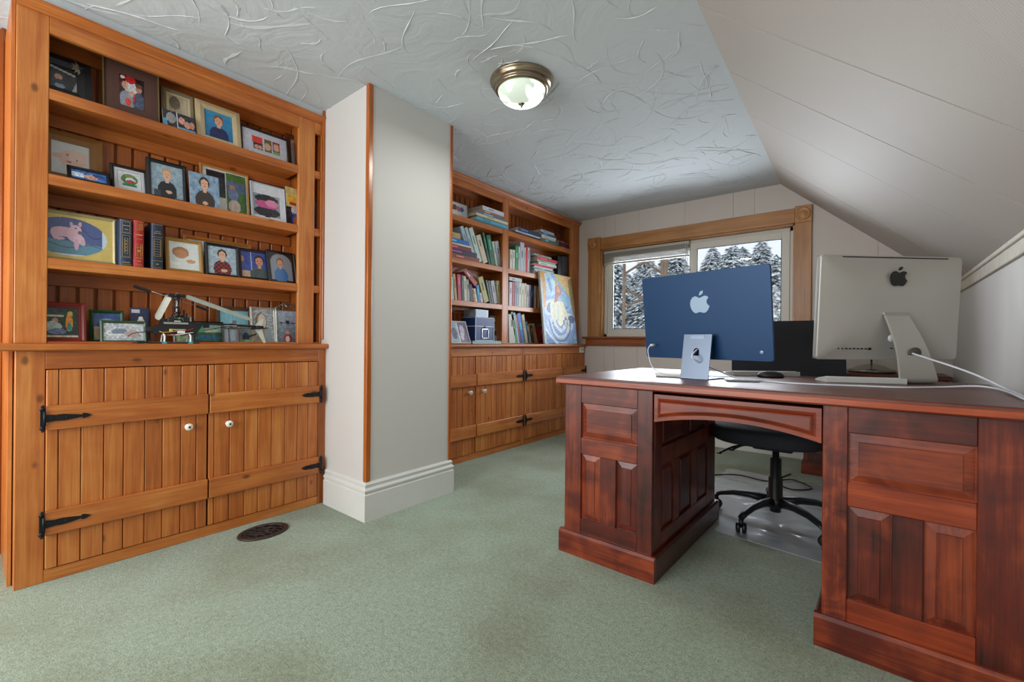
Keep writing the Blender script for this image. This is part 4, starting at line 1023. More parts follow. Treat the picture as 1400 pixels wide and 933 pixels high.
# second shelf, left bay
pl = 'second shelf, ' + FL; z = q2
for i, (dsc, a, b, th, c, bd) in enumerate((('red-brown book', 604, 653.5, .034, '#7c3c30', None), ('black and purple book', 604, 650, .036, '#33263c', '#c050a8'), ('burgundy book with cream edge', 604, 642, .030, '#7c2c3c', None), ('cream book', 604, 641, .014, '#d8ccb0', None), ('bright blue book', 604, 639, .034, '#1f6cb4', None))):
    z = lying(dsc, a, b, z, th, c, i, pl, X=XB - .012, band=bd)
lying('tan book', 604, 627, z, .050, '#b99a6a', 5, pl, X=XB - .03)
LIM2 = q1 - .044
for i, (dsc, tl, bl, br, yt, c) in enumerate((('pale blue book', 626, 641, 646, 311.5, '#a9bcc8'), ('pale blue-grey book', 632.5, 647, 651, 313, '#b4bec4'), ('pale green and cream book', 638, 652, 658, 313.5, '#b9cfc4'),
        ('cream flowered book', 648, 659, 666, 323.5, '#cdbda4'), ('dark green book', 656.5, 666.5, 669.5, 319, '#1e5236'), ('wide green book', 662, 670, 676, 322.5, '#156046'), ('white and green book', 670, 676.5, 679.5, 331, '#b9c4b0'), ('pale grey book', 674, 680, 685, 330.5, '#b4bcc6'))):
    upright(dsc, tl, bl, br, yt, q2, c, i, pl, limit=LIM2)
# second shelf, right bay
pl = 'second shelf, ' + FR
for i, (dsc, tl, bl, br, yt, c) in enumerate((('cream book', 695, 695, 698.6, 341, '#cfc8b4'), ('white book', 699, 699, 702, 341.5, '#d6d6d0'), ('green book', 702.4, 702.4, 706.6, 336, '#2f8a54'), ('white slim book', 707, 707, 708.6, 337, '#dcdcdc'),
        ('tall pale grey binder', 709, 709, 714.5, 331, '#b4bac4'), ('white paperback', 714.8, 714.8, 716.6, 338, '#d4d0c8'), ('bright red book', 716.8, 716.8, 719, 336.5, '#c01f2c'), ('white and red book', 719.3, 719.3, 721.6, 338, '#d0b8b4'), ('blue and white slim book', 721.8, 721.8, 723.2, 340, '#5a6c94'))):
    upright(dsc, tl, bl, br, yt, q2, c, i, pl, limit=LIM2)
z = q2
for i, (dsc, a, b, th, c) in enumerate((('brown and white book', 728, 752, .026, '#b4a898'), ('white book', 729, 755, .026, '#d4d8d8'), ('teal-edged book', 727, 756, .014, '#5a8486'), ('white slim book', 729, 754, .014, '#d8dcdc'), ('dark red book', 727, 755, .022, '#b8283a'),
        ('white thick book', 734, 759, .026, '#cfd4d0'), ('green and white book', 732, 758, .018, '#94b08c'), ('crimson book', 732, 760, .030, '#c22440'), ('grey-green book', 728, 752, .018, '#8a9a8c'))):
    z = lying(dsc, a, b, z, th, c, i, pl, X=XB - .01)
for j, (dsc, a, b, yt, c) in enumerate((('black box file standing right of the flat stack, second shelf', 761, 766, 350, '#101114'), ('dark grey slipcase at the right end of the second shelf', 766.5, 775, 351, '#3a4048'))):
    y0, y1 = at(a, 360, 'X', XB - .03).y, at(b, 360, 'X', XB - .03).y
    bm = NB(); bx(bm, XB - .16, XB - .03, y0, y1, q2 + .0005, at(b, yt, 'X', XB - .03).z, bev=.002)
    bx(bm, XB - .0305, XB - .029, y0 + .01, y1 - .01, q2 + .09, q2 + .12)
    tag(obj('box_file', bm, colmat(c, .4)), dsc, 'box file')
# third shelf, left bay
pl = 'third shelf, ' + FL; LIM3 = q2 - .044
for i, (dsc, tl, bl, br, yt, c) in enumerate((('pale teal book', 613, 615.5, 620, 380, '#9fc0c0'), ('tan book', 617.3, 621, 624.4, 376, '#b09a6c'), ('pink and red book', 623.3, 625.3, 630, 376.5, '#b83a50'), ('dark grey book', 628.8, 630.6, 633.4, 377.5, '#3f4a4c'),
        ('white paperback with stripes', 631.8, 634, 638, 378.6, '#c4c8b8'), ('grey paperback', 636.4, 638.4, 641.4, 383, '#a9a898'), ('navy book', 638.6, 642, 647, 390, '#2a2c44'), ('small orange book', 643.5, 647.2, 649.2, 395, '#c0763c'), ('cream book', 646, 649.4, 652.2, 396, '#d8cfa4'),
        ('bright blue book', 649.5, 652.6, 656.6, 391, '#1f74b4'), ('small white book', 654.2, 657, 660, 402, '#c8c4d4'), ('tall olive book', 652, 661.4, 668.4, 381, '#a9a05c'), ('dark teal book', 662.6, 669, 671, 384, '#3a5c5c'), ('dark brown book', 665.3, 671.4, 674.4, 385, '#4c3c38'),
        ('grey mottled book', 669.2, 674.8, 679.6, 385, '#a4a8b0'), ('cream book with black band', 677.4, 680, 684, 384.4, '#cdc49c'))):
    upright(dsc, tl, bl, br, yt, q3, c, i, pl, limit=LIM3, d=.12)
M = Matrix.Translation((XB - .018, at(632, 372, 'X', XB - .02).y, 1.478)) @ Matrix.Rotation(math.radians(-38), 4, 'X') @ BR_LIE @ Matrix.Translation((0, 0, -.17))
book('thick red and white book sliding at an angle over the books, third shelf', .040, .17, .13, '#a8484c', M, 'books on the far bookcase', '#dcdce4')
# third shelf, right bay
pl = 'third shelf, ' + FR
tops3 = [('pale lilac book', 695, 699, 385.6, '#c4c0cc'), ('red book', 699.2, 702.6, 385.3, '#a81e2a'), ('grey book', 702.8, 704.8, 385, '#9a9fa8'), ('silver-blue book', 705, 708, 385.2, '#8f9cae'), ('white book', 708.2, 711.6, 386, '#c9c9c4'), ('cream book', 711.8, 715.5, 387, '#cfc8a4'),
    ('pale cream book', 715.7, 718.4, 387.3, '#d8d2b4'), ('white tall book', 718.8, 722, 389, '#d6d4d8'), ('lilac book', 722.2, 724.2, 389.4, '#b4aac4'), ('navy striped book', 724.4, 726.4, 389.7, '#3c4c80'), ('dark navy book', 726.6, 729, 390, '#26304c'), ('beige book', 729.2, 732, 390.4, '#c4b490'),
    ('dark red book', 732.2, 734, 391, '#9c2a30'), ('ivory book', 734.2, 736.6, 391.4, '#d2c8a8'), ('teal book', 736.8, 738.2, 391.8, '#3c7078'), ('white slim book', 738.4, 740.2, 392.4, '#d8d8d0'), ('bright blue slim book', 740.4, 742, 394, '#2c5c9c'), ('pale green book', 742.2, 744.6, 394, '#9cb49c')]
for i, (dsc, a, b, yt, c) in enumerate(tops3): upright(dsc, a, a, b, yt, q3, c, i, pl, limit=LIM3, d=.13)
zt3 = at(703, 385.0, 'X', XB - .03).z + .002
lying('pale grey book', 694.8, 712, zt3, .034, '#b9bdc0', 0, pl, X=XB - .035, d=.12, which='flat layer above upright row')
# worktop level, right bay
pl = 'worktop level, ' + FR
for i, (dsc, tl, bl, br, yt, c) in enumerate((('wide white book', 694.5, 696.5, 704.6, 430, '#c9ccc4'), ('green book', 697.6, 705, 708, 427, '#5a9a4c'), ('pale blue book', 701.2, 708.2, 710.6, 428, '#9fc4dc'), ('red-brown book', 704.0, 710.8, 713, 431, '#9c4434'), ('bright blue book', 706.2, 713.4, 718, 429, '#1f70c4'),
        ('tall cream book', 712.3, 718.8, 722.4, 430.6, '#d6caa0'), ('blue small book', 718.5, 722.6, 724.4, 440, '#2f6ca4'), ('cream small book', 720.8, 724.6, 727, 445.8, '#c9b888'), ('dark grey book', 724.2, 727.2, 730.6, 444.8, '#4a443c'), ('tan book', 727.0, 733.0, 736.2, 443.8, '#b89468'))):
    upright(dsc, tl, bl, br, yt, q4, c, i, pl, limit=q3 - .044, d=.13)
y0, y1 = at(737.6, 455, 'X', XB - .04).y, at(738.8, 455, 'X', XB - .04).y
upright('dark red book', 737, 737, 743, 445.5, q4, '#8c1f2a', 10, pl, X=XB - .045, d=.12); upright('teal book', 744, 743.6, 747, 443, q4, '#1f7a7c', 11, pl, X=XB - .045, d=.12)
zt4 = at(742, 442.0, 'X', XB - .045).z + .006
# worktop level, left bay
p = Pic(40, 30, '#c9d0d4').rect(0, .46, 0, 1, '#9fb0c4').ell(.25, .45, .15, .3, '#6f7488').rect(.46, .52, 0, 1, '#d9d6c8').rect(.52, 1, 0, 1, '#7a6c8c').ell(.72, .6, .13, .28, '#c4b8cc').ell(.66, .3, .1, .2, '#d2cade').noise(.1)
frame('white double frame with two bluish snapshots leaning by the blue box', 616, 642, 441, q4, XB + .05, p, b=.010, col='#cfd2cf', lean=20, group='cards and frames on the far bookcase')
bxr = thing('storage_box', 'royal blue lidded storage box with white edges and square label holder', 'box', (XB - .04, 2.7, q4))
X_, by0, by1 = XB - .005, at(649.6, 450, 'X', XB - .005).y, at(674.5, 450, 'X', XB - .005).y
zp = q4 + .026
pb = NB(); bx(pb, X_ - .16, X_ + .012, at(645, 465, 'X', X_).y, at(684, 465, 'X', X_).y, q4 + .0005, zp - .001, bev=.002)
pt_m, N_, L_, P_ = new_mat('teal_zigzag_paper')
ck = N_.new('ShaderNodeTexChecker'); ck.inputs['Scale'].default_value = 90; ck.inputs['Color1'].default_value = rgba('#1f7f9c'); ck.inputs['Color2'].default_value = rgba('#cfe4e6')
tcx = N_.new('ShaderNodeTexCoord'); mpx = N_.new('ShaderNodeMapping'); mpx.inputs['Rotation'].default_value = (PI / 4, 0, 0); L_.new(tcx.outputs['Object'], mpx.inputs[0]); L_.new(mpx.outputs[0], ck.inputs['Vector']); L_.new(ck.outputs['Color'], P_.inputs['Base Color'])
tag(obj('flat_box', pb, pt_m), 'flat box in teal and white zigzag paper under the blue storage box', 'box')
zt = at(660, 435, 'X', X_).z
navy = plain('royal_blue_card', '#173d80', .4, noise=.15); wht = plain('white_edging', '#d4dad8', .5)
zl = zp + (zt - zp) * .62
box_obj('box_body', (X_ - .15, X_, by0, by1, zp + .0005, zl), navy, bxr, bev=.002); box_obj('box_lid', (X_ - .152, X_ + .002, by0 - .002, by1 + .002, zl, zt), navy, bxr, bev=.002)
bm = NB()
for (a, b, c, d) in ((by0 - .003, by0 + .003, zp, zt), (by1 - .003, by1 + .003, zp, zt), (by0, by1, zl - .003, zl + .003), (by0, by1, zt - .004, zt + .0005), (by0, by1, zp, zp + .004)): bx(bm, X_ + .001, X_ + .004, a, b, c, d)
bx(bm, X_ - .15, X_, by0 - .004, by0 - .001, zl - .003, zl + .003); bx(bm, X_ - .15, X_, by0 - .004, by0 - .001, zt - .004, zt)
obj('edging', bm, wht, bxr)
bm = NB(); c0, c1 = (by0 * .62 + by1 * .38 - .01), (by0 * .30 + by1 * .70)
for q in ((c0, c0 + .006, zp + .02, zl - .02), (c1 - .006, c1, zp + .02, zl - .02), (c0, c1, zp + .02, zp + .026), (c0, c1, zl - .026, zl - .02)): bx(bm, X_ + .001, X_ + .005, *q)
lathe(bm, [(.008, X_), (.010, X_ + .010), (.006, X_ + .014), (.0005, X_ + .015)], (c0 + c1) / 2, zl - .004, 12, axis=0)
obj('label_holder', bm, colmat('#c6cac8', .25, .7), bxr)
bm = NB(); z5 = at(655, 424, 'X', X_).z; bx(bm, X_ - .14, X_, by0, at(667, 430, 'X', X_).y, zt + .001, z5, bev=.003)
cb = obj('clear_box', bm, plain('frosted_box', '#9aa9b8', .15, noise=.3, scale=30, coat=.4)); tag(cb, 'small greyish translucent box on top of the blue storage box', 'box')
bm = NB(); bx(bm, X_ + .001, X_ + .003, by0 + .002, at(665.5, 430, 'X', X_).y, zt + .008, z5 - .006); obj('front_label', bm, colmat('#b4cfe6', .4), cb)
p = Pic(20, 40, '#b9bdc0').rect(0, .7, .28, .82, '#4a4c50').ell(.35, .6, .25, .15, '#8a8c90').noise(.15)
frame('white frame with black and white photo right of the blue box', 671, 684.5, 433, q4, XB - .07, p, b=.010, col='#c9c9c2', lean=6, group='cards and frames on the far bookcase')
# painting leaning against the right-hand stile
pp = Pic(66, 96, '#86a7cf')
def warp():
    U, V = pp.U, pp.V
    n = np.sin(U * 9 + np.sin(V * 7) * 2) * .5 + np.sin(V * 13 + U * 5) * .5
    cols = [Pic.c(x) for x in ('#5b86bd', '#9dbbd9', '#7f9fd0', '#c0d3df', '#4b6fa6')]
    idx = np.clip(((n + 1) / 2 * 5).astype(int), 0, 4)
    for i in range(5): pp.a[idx == i] = cols[i]
warp()
pp.poly([(0, .62), (0, 1), (.22, 1), (.12, .62)], '#c08f34').poly([(.0, .5), (.1, .5), (.1, .66), (0, .66)], '#d98a2c')
pp.poly([(.4, 1), (1, 1), (1, .6), (.82, .72), (.6, .86)], '#c5b564').poly([(.62, 1), (.9, 1), (.78, .8), (.68, .88)], '#dba96c').poly([(.85, .95), (1, 1), (1, .3), (.92, .5), (.86, .75)], '#8f7a3a')
pp.poly([(.12, .98), (.32, 1), (.42, .72), (.28, .66), (.16, .8)], '#a8c9dc').poly([(.2, .9), (.26, .95), (.34, .76), (.28, .7)], '#5c8fc0').poly([(.42, .9), (.5, .92), (.52, .76), (.45, .78)], '#a9a03c')
pp.poly([(.45, .8), (.8, .7), (.84, .56), (.6, .52), (.5, .6)], '#86aecb')
pp.poly([(.24, .60), (.62, .62), (.72, .48), (.9, .36), (.84, .30), (.66, .40), (.60, .3), (.48, .22), (.28, .26), (.22, .42)], '#dcd7b6')
pp.poly([(.28, .56), (.36, .58), (.38, .3), (.32, .28)], '#c9cdb0').poly([(.44, .56), (.48, .56), (.46, .3), (.42, .3)], '#b4c4be')
pp.ell(.5, .76, .095, .085, '#b0603c').poly([(.42, .74), (.56, .74), (.44, .60), (.36, .58)], '#9c4c38').ell(.52, .78, .05, .05, '#c97f54')
pp.ell(.86, .36, .11, .06, '#34507e').poly([(.66, .33), (.76, .36), (.72, .16), (.66, .18)], '#d4cda4')
for k in range(5):
    r = .30 - .05 * k; m = (abs(np.hypot((pp.U - .5) / 1.1, (pp.V - .34)) - r) < .012) & (pp.V < .34); pp.put(m, ['#31518c', '#d0dfe8', '#3d62a0', '#b8cfe2', '#41619c'][k])
pp.rect(0, .05, 0, .9, '#9fb4c4').noise(.10, 2)
XP = -2.412
ya_, yb_ = 3.47, 4.06
pr_ = thing('painting', 'unframed canvas painting of a pale bare-backed figure in swirling blues and ochres', 'painting', (XP, (ya_ + yb_) / 2, .9065), (-math.radians(6), 0, PI / 2))
bm = NB(); bx(bm, -(yb_ - ya_) / 2, (yb_ - ya_) / 2, .0008, .022, 0, .705, bev=.002); obj('stretcher', bm, colmat('#c9c4b4', .7), pr_, world=False, recenter=False)
pic_obj(pp, yb_ - ya_, .705, pr_, 0, name='painted_face', mat=canvas_m)
# outlet plate on the far cabinet rail
ot = thing('wall_outlet', 'white outlet plate on the far cabinet rail next to the window wall', 'outlet', (XLB, 4.15, .82))
oy = 4.17
box_obj('face_plate', (XLB, XLB + .012, oy - .040, oy + .040, .812, .874), porcelain, ot, bev=.002)
bm = NB(); [bx(bm, XLB + .012, XLB + .0128, oy + a, oy + a + .004, .838, .852) for a in (-.018, -.008, .012, .022)]; obj('socket_slots', bm, colmat('#55534e', .5), ot)
#%%PART3%%
# ================================================================== DESK  (local frame: x along the front, y away from the camera)
DK = (-1.0899, 1.699, 0); DPHI = -0.0201
desk = thing('desk', 'large red mahogany pedestal desk with raised panels and arched centre drawer', 'desk', DK, (0, 0, DPHI))
def dpart(name, bm, mat): return obj(name, bm, mat, desk, world=False)
def dbox(name, mat, x0, x1, y0, y1, z0, z1, bev=.002, seg=1): return dpart(name, bx(NB(), x0, x1, y0, y1, z0, z1, bev=bev, seg=seg), mat)
def raised(name, mat, x0, x1, z0, z1, y, slope_w=.022, rec=.010, rise=.009, axis=0, flip=1):
    """raised-and-fielded panel: sunk edge, sloping bevel, proud field (front plane at y, looking -y)"""
    def P3(u, d, z): return (u, y + flip * d, z) if axis == 0 else (y - flip * d, u, z)
    bm = NB()
    def loop(o, d): return [bm.verts.new(P3(*q)) for q in ((x0 + o, d, z0 + o), (x1 - o, d, z0 + o), (x1 - o, d, z1 - o), (x0 + o, d, z1 - o))]
    L_ = [loop(0, rec + .012), loop(0, rec), loop(.004, rec), loop(.004 + slope_w, rec - rise + .003), loop(.005 + slope_w, rec - rise)]
    fs = []
    for A_, B_ in zip(L_, L_[1:]):
        for k in range(4): fs.append(bm.faces.new((A_[k], A_[(k + 1) % 4], B_[(k + 1) % 4], B_[k])))
    fs.append(bm.faces.new(L_[-1])); fs.append(bm.faces.new(L_[0][::-1]))
    bmesh.ops.recalc_face_normals(bm, faces=fs)
    return dpart(name, bm, mat)
PLH, ZT = .098, .742
PD_ = .825   # pedestal depth
def pedestal(x0, x1, s0, s1, figured=False):
    """x0..x1 body; stile widths s0, s1"""
    T = .022
    st = mah_fig if figured else mah[2]
    dbox('stile', st, x0, x0 + s0, 0, T, PLH - .01, ZT); dbox('stile', mah[2], x1 - s1, x1, 0, T, PLH - .01, ZT)
    p0, p1 = x0 + s0, x1 - s1
    dbox('rail', mah[0], p0, p1, .001, T, .664, ZT); dbox('rail', mah_bright if figured else mah[0], p0, p1, .001, T, .443, .514); dbox('rail', mah_bright if figured else mah[0], p0, p1, .001, T, PLH - .01, .162)
    m = (p0 + p1) / 2; mw = .036 if not figured else .033
    dbox('mullion', mah[2], m - mw, m + mw, .001, T, .162, .443)
    raised('raised_panel', mah[0], p0, p1, .514, .664, .001)
    raised('raised_panel', mah[2], p0, m - mw, .162, .443, .001); raised('raised_panel', mah[2], m + mw, p1, .162, .443, .001)
    dbox('back_panel', mah[2], x0, x1, PD_ - .02, PD_, PLH - .01, ZT)
    bm = NB(); bx(bm, x0 + .03, x1 - .03, .04, PD_ - .02, .05, ZT - .004); dpart('carcass', bm, colmat('#2c120c', .7))
def side_face(x, d, inner=True):
    """panelled side, outward normal d along x"""
    a, b = (x - d * .022, x)
    for (y0, y1, z0, z1) in ((.022, .098, PLH - .01, ZT), (.69, PD_ - .02, PLH - .01, ZT)): dbox('stile', mah[2], a, b, y0, y1, z0, z1)
    for (z0, z1) in ((.664, ZT), (.43, .505), (PLH - .01, .162)): dbox('rail', mah[1], a, b - d * .001, .098, .69, z0, z1)
    dbox('mullion', mah[2], a, b - d * .001, .37, .425, .505, .664)
    for (y0, y1) in ((.232, .302), (.455, .540)): dbox('mullion', mah[2], a, b - d * .001, y0, y1, .162, .43)
    for (y0, y1, z0, z1) in ((.098, .37, .505, .664), (.425, .69, .505, .664), (.098, .232, .162, .43), (.302, .455, .162, .43), (.540, .69, .162, .43)):
        raised('raised_panel', mah[1] if z0 > .5 else mah[2], y0, y1, z0, z1, x - d * .001, axis=1, flip=d, slope_w=.016)
XL0, XL1, XR0, XR1 = .022, .425, .970, 1.392
pedestal(XL0, XL1, .082, .062); pedestal(XR0, XR1, .062, .088, True)
side_face(XL1, 1); side_face(XR0, -1); side_face(XL0, -1); side_face(XR1, 1)
def plinth(x0, x1):
    o = .018
    for nm, a in (('f', (x0 - o, x1 + o, -o, .004)), ('b', (x0 - o, x1 + o, PD_ - .004, PD_ + o))):
        bm = NB(); prism(bm, [(a[2], 0), (a[3], 0), (a[3], PLH), (a[2] + .007 * (nm == 'f'), PLH), (a[2], PLH - .010)] if nm == 'f' else [(a[2], 0), (a[3], 0), (a[3], PLH - .01), (a[3] - .007, PLH), (a[2], PLH)], 0, a[0], a[1])
        dpart('plinth', bm, mah[0])
    for s, xx in ((-1, x0), (1, x1)):
        bm = NB(); prism(bm, [(xx, 0), (xx + s * o, 0), (xx + s * o, PLH - .010), (xx + s * (o - .007), PLH), (xx, PLH)], 1, .0045, PD_ - .0045)
        dpart('plinth', bm, wood('mahogany_plinth', 1, '#2a0d0a', '#4c2018', '#6c3324', rough=.35, figure=.2, coat=.3))
plinth(XL0, XL1); plinth(XR0, XR1)
bm = NB(); bx(bm, -.012, 1.432, -.030, .875, ZT, .777, bev=.008, seg=3); dpart('desktop', bm, mah_top)
for v in ():
    pass
dbox('top_edge_moulding', mah_bright, -.010, 1.430, -.0315, -.024, ZT + .004, .768, bev=.003)
# centre drawer with arched lower edge
def arch(x, w0=XL1 + .004, w1=XR0 - .004, zl=.620, zm=.654): t = (x - w0) / (w1 - w0) * 2 - 1; return zl + (zm - zl) * (1 - t * t)
def arch_poly(o, n=22, top=.728):
    w0, w1 = XL1 + .004, XR0 - .004
    return [(w0 + o, top - o)] + [(w0 + o + (w1 - w0 - 2 * o) * i / n, arch(w0 + o + (w1 - w0 - 2 * o) * i / n) + o) for i in range(n + 1)] + [(w1 - o, top - o)]
bm = NB()
def lp(o, y): return [bm.verts.new((x, y, z)) for x, z in arch_poly(o)]
LP_ = [lp(0, .045), lp(0, .006), lp(.014, .006), lp(.020, .0025), lp(.026, -.004), lp(.030, -.006)]
for A_, B_ in zip(LP_, LP_[1:]):
    n = len(A_)
    for k in range(n): bm.faces.new((A_[k], A_[(k + 1) % n], B_[(k + 1) % n], B_[k]))
bm.faces.new(LP_[-1]); bm.faces.new(LP_[0][::-1]); bmesh.ops.recalc_face_normals(bm, faces=bm.faces[:])
dpart('centre_drawer', bm, mah_bright)
dbox('drawer_box', colmat('#4a2418', .6), XL1 + .015, XR0 - .015, .046, .50, .665, .728)
dbox('back_apron', mah[0], XL1, XR0, PD_ - .02, PD_ - .001, .62, ZT)
DT = .7775
def dl(x, y, z=DT):
    c, s = math.cos(DPHI), math.sin(DPHI); return Vector((DK[0] + x * c - y * s, DK[1] + x * s + y * c, z))

# ================================================================== COMPUTERS
def apple_poly(cx, cz, s):
    """bitten fruit outline, about 1 tall"""
    k = []
    def cub(p0, p1, p2, p3, n=7):
        for i in range(n):
            t = i / n; k.append(tuple((1 - t) ** 3 * a + 3 * (1 - t) ** 2 * t * b + 3 * (1 - t) * t * t * c + t ** 3 * d for a, b, c, d in zip(p0, p1, p2, p3)))
    cub((.0, .30), (.10, .30), (.17, .38), (.26, .375)); cub((.26, .375), (.33, .37), (.38, .335), (.415, .285))
    cub((.415, .285), (.29, .20), (.27, .02), (.445, -.07)); cub((.445, -.07), (.40, -.21), (.31, -.345), (.20, -.36))
    cub((.20, -.36), (.12, -.365), (.08, -.32), (.0, -.32)); cub((.0, -.32), (-.08, -.32), (-.12, -.365), (-.20, -.36))
    cub((-.20, -.36), (-.33, -.33), (-.44, -.12), (-.43, .06)); cub((-.43, .06), (-.42, .26), (-.30, .375), (-.18, .375)); cub((-.18, .375), (-.11, .375), (-.06, .30), (.0, .30))
    leaf = []
    for i in range(8): t = i / 7; leaf.append((-.005 + .19 * t + .05 * math.sin(PI * t), .40 + .20 * t - .035 * math.sin(PI * t)))
    for i in range(1, 7): t = 1 - i / 7; leaf.append((-.005 + .19 * t - .045 * math.sin(PI * t), .40 + .20 * t + .055 * math.sin(PI * t)))
    return [(cx + x * s, cz + z * s) for x, z in k], [(cx + x * s, cz + z * s) for x, z in leaf]
def emblem(parent, cx, cz, s, y, mat, name='fruit_emblem'):
    a, l = apple_poly(cx, cz, s); bm = NB()
    for P_ in (a, l): prism(bm, P_, 1, y - .0006, y + .001)
    bmesh.ops.triangulate(bm, faces=[f for f in bm.faces if len(f.verts) > 4])
    return obj(name, bm, mat, parent, world=False, recenter=False)
def rrect(w, h, r, n=6):
    out = []
    for cx, cz, a0 in ((w / 2 - r, r, -PI / 2), (w / 2 - r, h - r, 0), (-w / 2 + r, h - r, PI / 2), (-w / 2 + r, r, PI)):
        for i in range(n + 1): a = a0 + PI / 2 * i / n; out.append((cx + r * math.cos(a), cz + r * math.sin(a)))
    return out
blue_al = plain('blue_aluminium', '#10466c', .36, metal=.55)
blue_face = plain('blue_back', '#063862', .42, metal=.3)
pale_al = plain('pale_blue_aluminium', '#7d8da3', .32, metal=.6)
silver_al = plain('silver_aluminium', '#b9b7b1', .36, metal=.35)
screen_m = plain('screen_glass', '#07080a', .08, coat=.5)
# blue computer -----------------------------------------------------
B0 = Vector((-.578, 1.960, DT)); ba = math.radians(-12)
bc = thing('desktop_computer', 'thin blue desktop computer seen from behind with pale emblem, on pale blue stand', 'computer', B0, (0, 0, ba))
W, Hh, zb = .562, .374, .0815; lean = math.radians(7)
hd = bpy.data.objects.new('display', None)
def disp_bm(w, h, th, r, chamf=.0012):
    bm = NB(); loops = []
    for o, y in ((0, -th / 2 + chamf), (chamf, -th / 2)): loops.append([(x * (w - 2 * o) / w, y, o + z * (h - 2 * o) / h) for x, z in rrect(w, h, r)])
    loops = [loops[1], loops[0], [(x, th / 2 - chamf, z) for x, _, z in loops[0]], [(x, th / 2, z) for x, _, z in loops[1]]]
    vs = [[bm.verts.new(p) for p in L_] for L_ in loops]
    for A_, B_ in zip(vs, vs[1:]):
        for k in range(len(A_)): bm.faces.new((A_[k], A_[(k + 1) % len(A_)], B_[(k + 1) % len(A_)], B_[k]))
    bm.faces.new(vs[0]); bm.faces.new(vs[-1][::-1]); bmesh.ops.recalc_face_normals(bm, faces=bm.faces[:]); return bm
tilt = Matrix.Translation((0, .038, zb + .12)) @ Matrix.Rotation(lean, 4, 'X') @ Matrix.Translation((0, 0, -.12))
def tobj(name, bm, mat, parent, M, smooth=False):
    bm.transform(M); return obj(name, bm, mat, parent, world=False, recenter=False, smooth=smooth)
body = tobj('display_body', disp_bm(W, Hh, .0115, .012), [blue_face], bc, tilt)
bm = NB(); bx(bm, -W / 2 + .004, W / 2 - .004, .0058, .0072, .055, Hh - .004); tobj('screen', bm, screen_m, body, tilt)
bm = NB(); bx(bm, -W / 2 + .003, W / 2 - .003, .0058, .0070, .003, .054); tobj('chin', bm, plain('pale_chin', '#b4c4d4', .4), body, tilt)
a, l = apple_poly(-.003, .235, .098); bm = NB(); [prism(bm, P_, 1, -.0064, -.0050) for P_ in (a, l)]
bmesh.ops.triangulate(bm, faces=[f for f in bm.faces if len(f.verts) > 4]); tobj('fruit_emblem', bm, plain('pale_emblem', '#8fa8c0', .3, metal=.2), body, tilt)
bm = NB(); lathe(bm, [(.0075, -.0066), (.0068, -.0074), (.0004, -.0076)], .238, .036, 16, axis=1); tobj('power_button', bm, plain('pale_emblem', '#8fa8c0', .3, metal=.2), body, tilt)
# stand: leaning back plate with a round-topped cable slot, and a flat foot
bm = NB(); sw = .1235; n = 10
def slab(y_of_z, w, z0, z1, t, hole=None):
    out = [(-w / 2, z0), (w / 2, z0), (w / 2, z1), (-w / 2, z1)]
    return out
hx, hz, hr = .0, .118, .0125
hole = [(hx - hr, hz - .020), (hx + hr, hz - .020)] + [(hx + hr * math.cos(a), hz + hr * math.sin(a)) for a in np.linspace(0, PI, 9)]
outer = [(-sw / 2, .004), (0, .004), (sw / 2, .004), (sw / 2, hz), (sw / 2, .188), (0, .188), (-sw / 2, .188), (-sw / 2, hz)]
def yz(z): return -.030 + z * .16
def add_holed(bm, y_off, flip):
    O = [bm.verts.new((x, yz(z) + y_off, z)) for x, z in outer]; I = [bm.verts.new((x, yz(z) + y_off, z)) for x, z in hole]
    f = []
    # bottom strip, sides and top
    f.append(bm.faces.new((O[0], O[1], I[0], O[7]) if False else (O[0], O[1], I[0])));
    f.append(bm.faces.new((O[1], I[1], I[0]))); f.append(bm.faces.new((O[1], O[2], I[1])))
    f.append(bm.faces.new((O[2], O[3], I[2], I[1]))); f.append(bm.faces.new((O[3], O[4], I[5], I[4], I[3], I[2]))); f.append(bm.faces.new((O[4], O[5], I[6], I[5])))
    f.append(bm.faces.new((O[5], O[6], I[7], I[6]))); f.append(bm.faces.new((O[6], O[7], I[10], I[9], I[8], I[7]))); f.append(bm.faces.new((O[7], O[0], I[0], I[10])))
    return O, I
O1, I1 = add_holed(bm, 0, 0); O2, I2 = add_holed(bm, .004, 1)
for A_, B_ in ((O1, O2), (I1, I2)):
    for k in range(len(A_)): bm.faces.new((A_[k], A_[(k + 1) % len(A_)], B_[(k + 1) % len(B_)], B_[k]))
bmesh.ops.recalc_face_normals(bm, faces=bm.faces[:])
stn = obj('stand', bm, pale_al, bc, world=False, recenter=False)
bm = NB(); bx(bm, -sw / 2, sw / 2, -.032, .115, .0004, .0045, bev=.001); obj('foot_plate', bm, pale_al, bc, world=False, recenter=False)
bm = NB(); bx(bm, -.03, .03, -.003, .034, .165, .183); obj('hinge_block', bm, pale_al, bc, world=False, recenter=False)
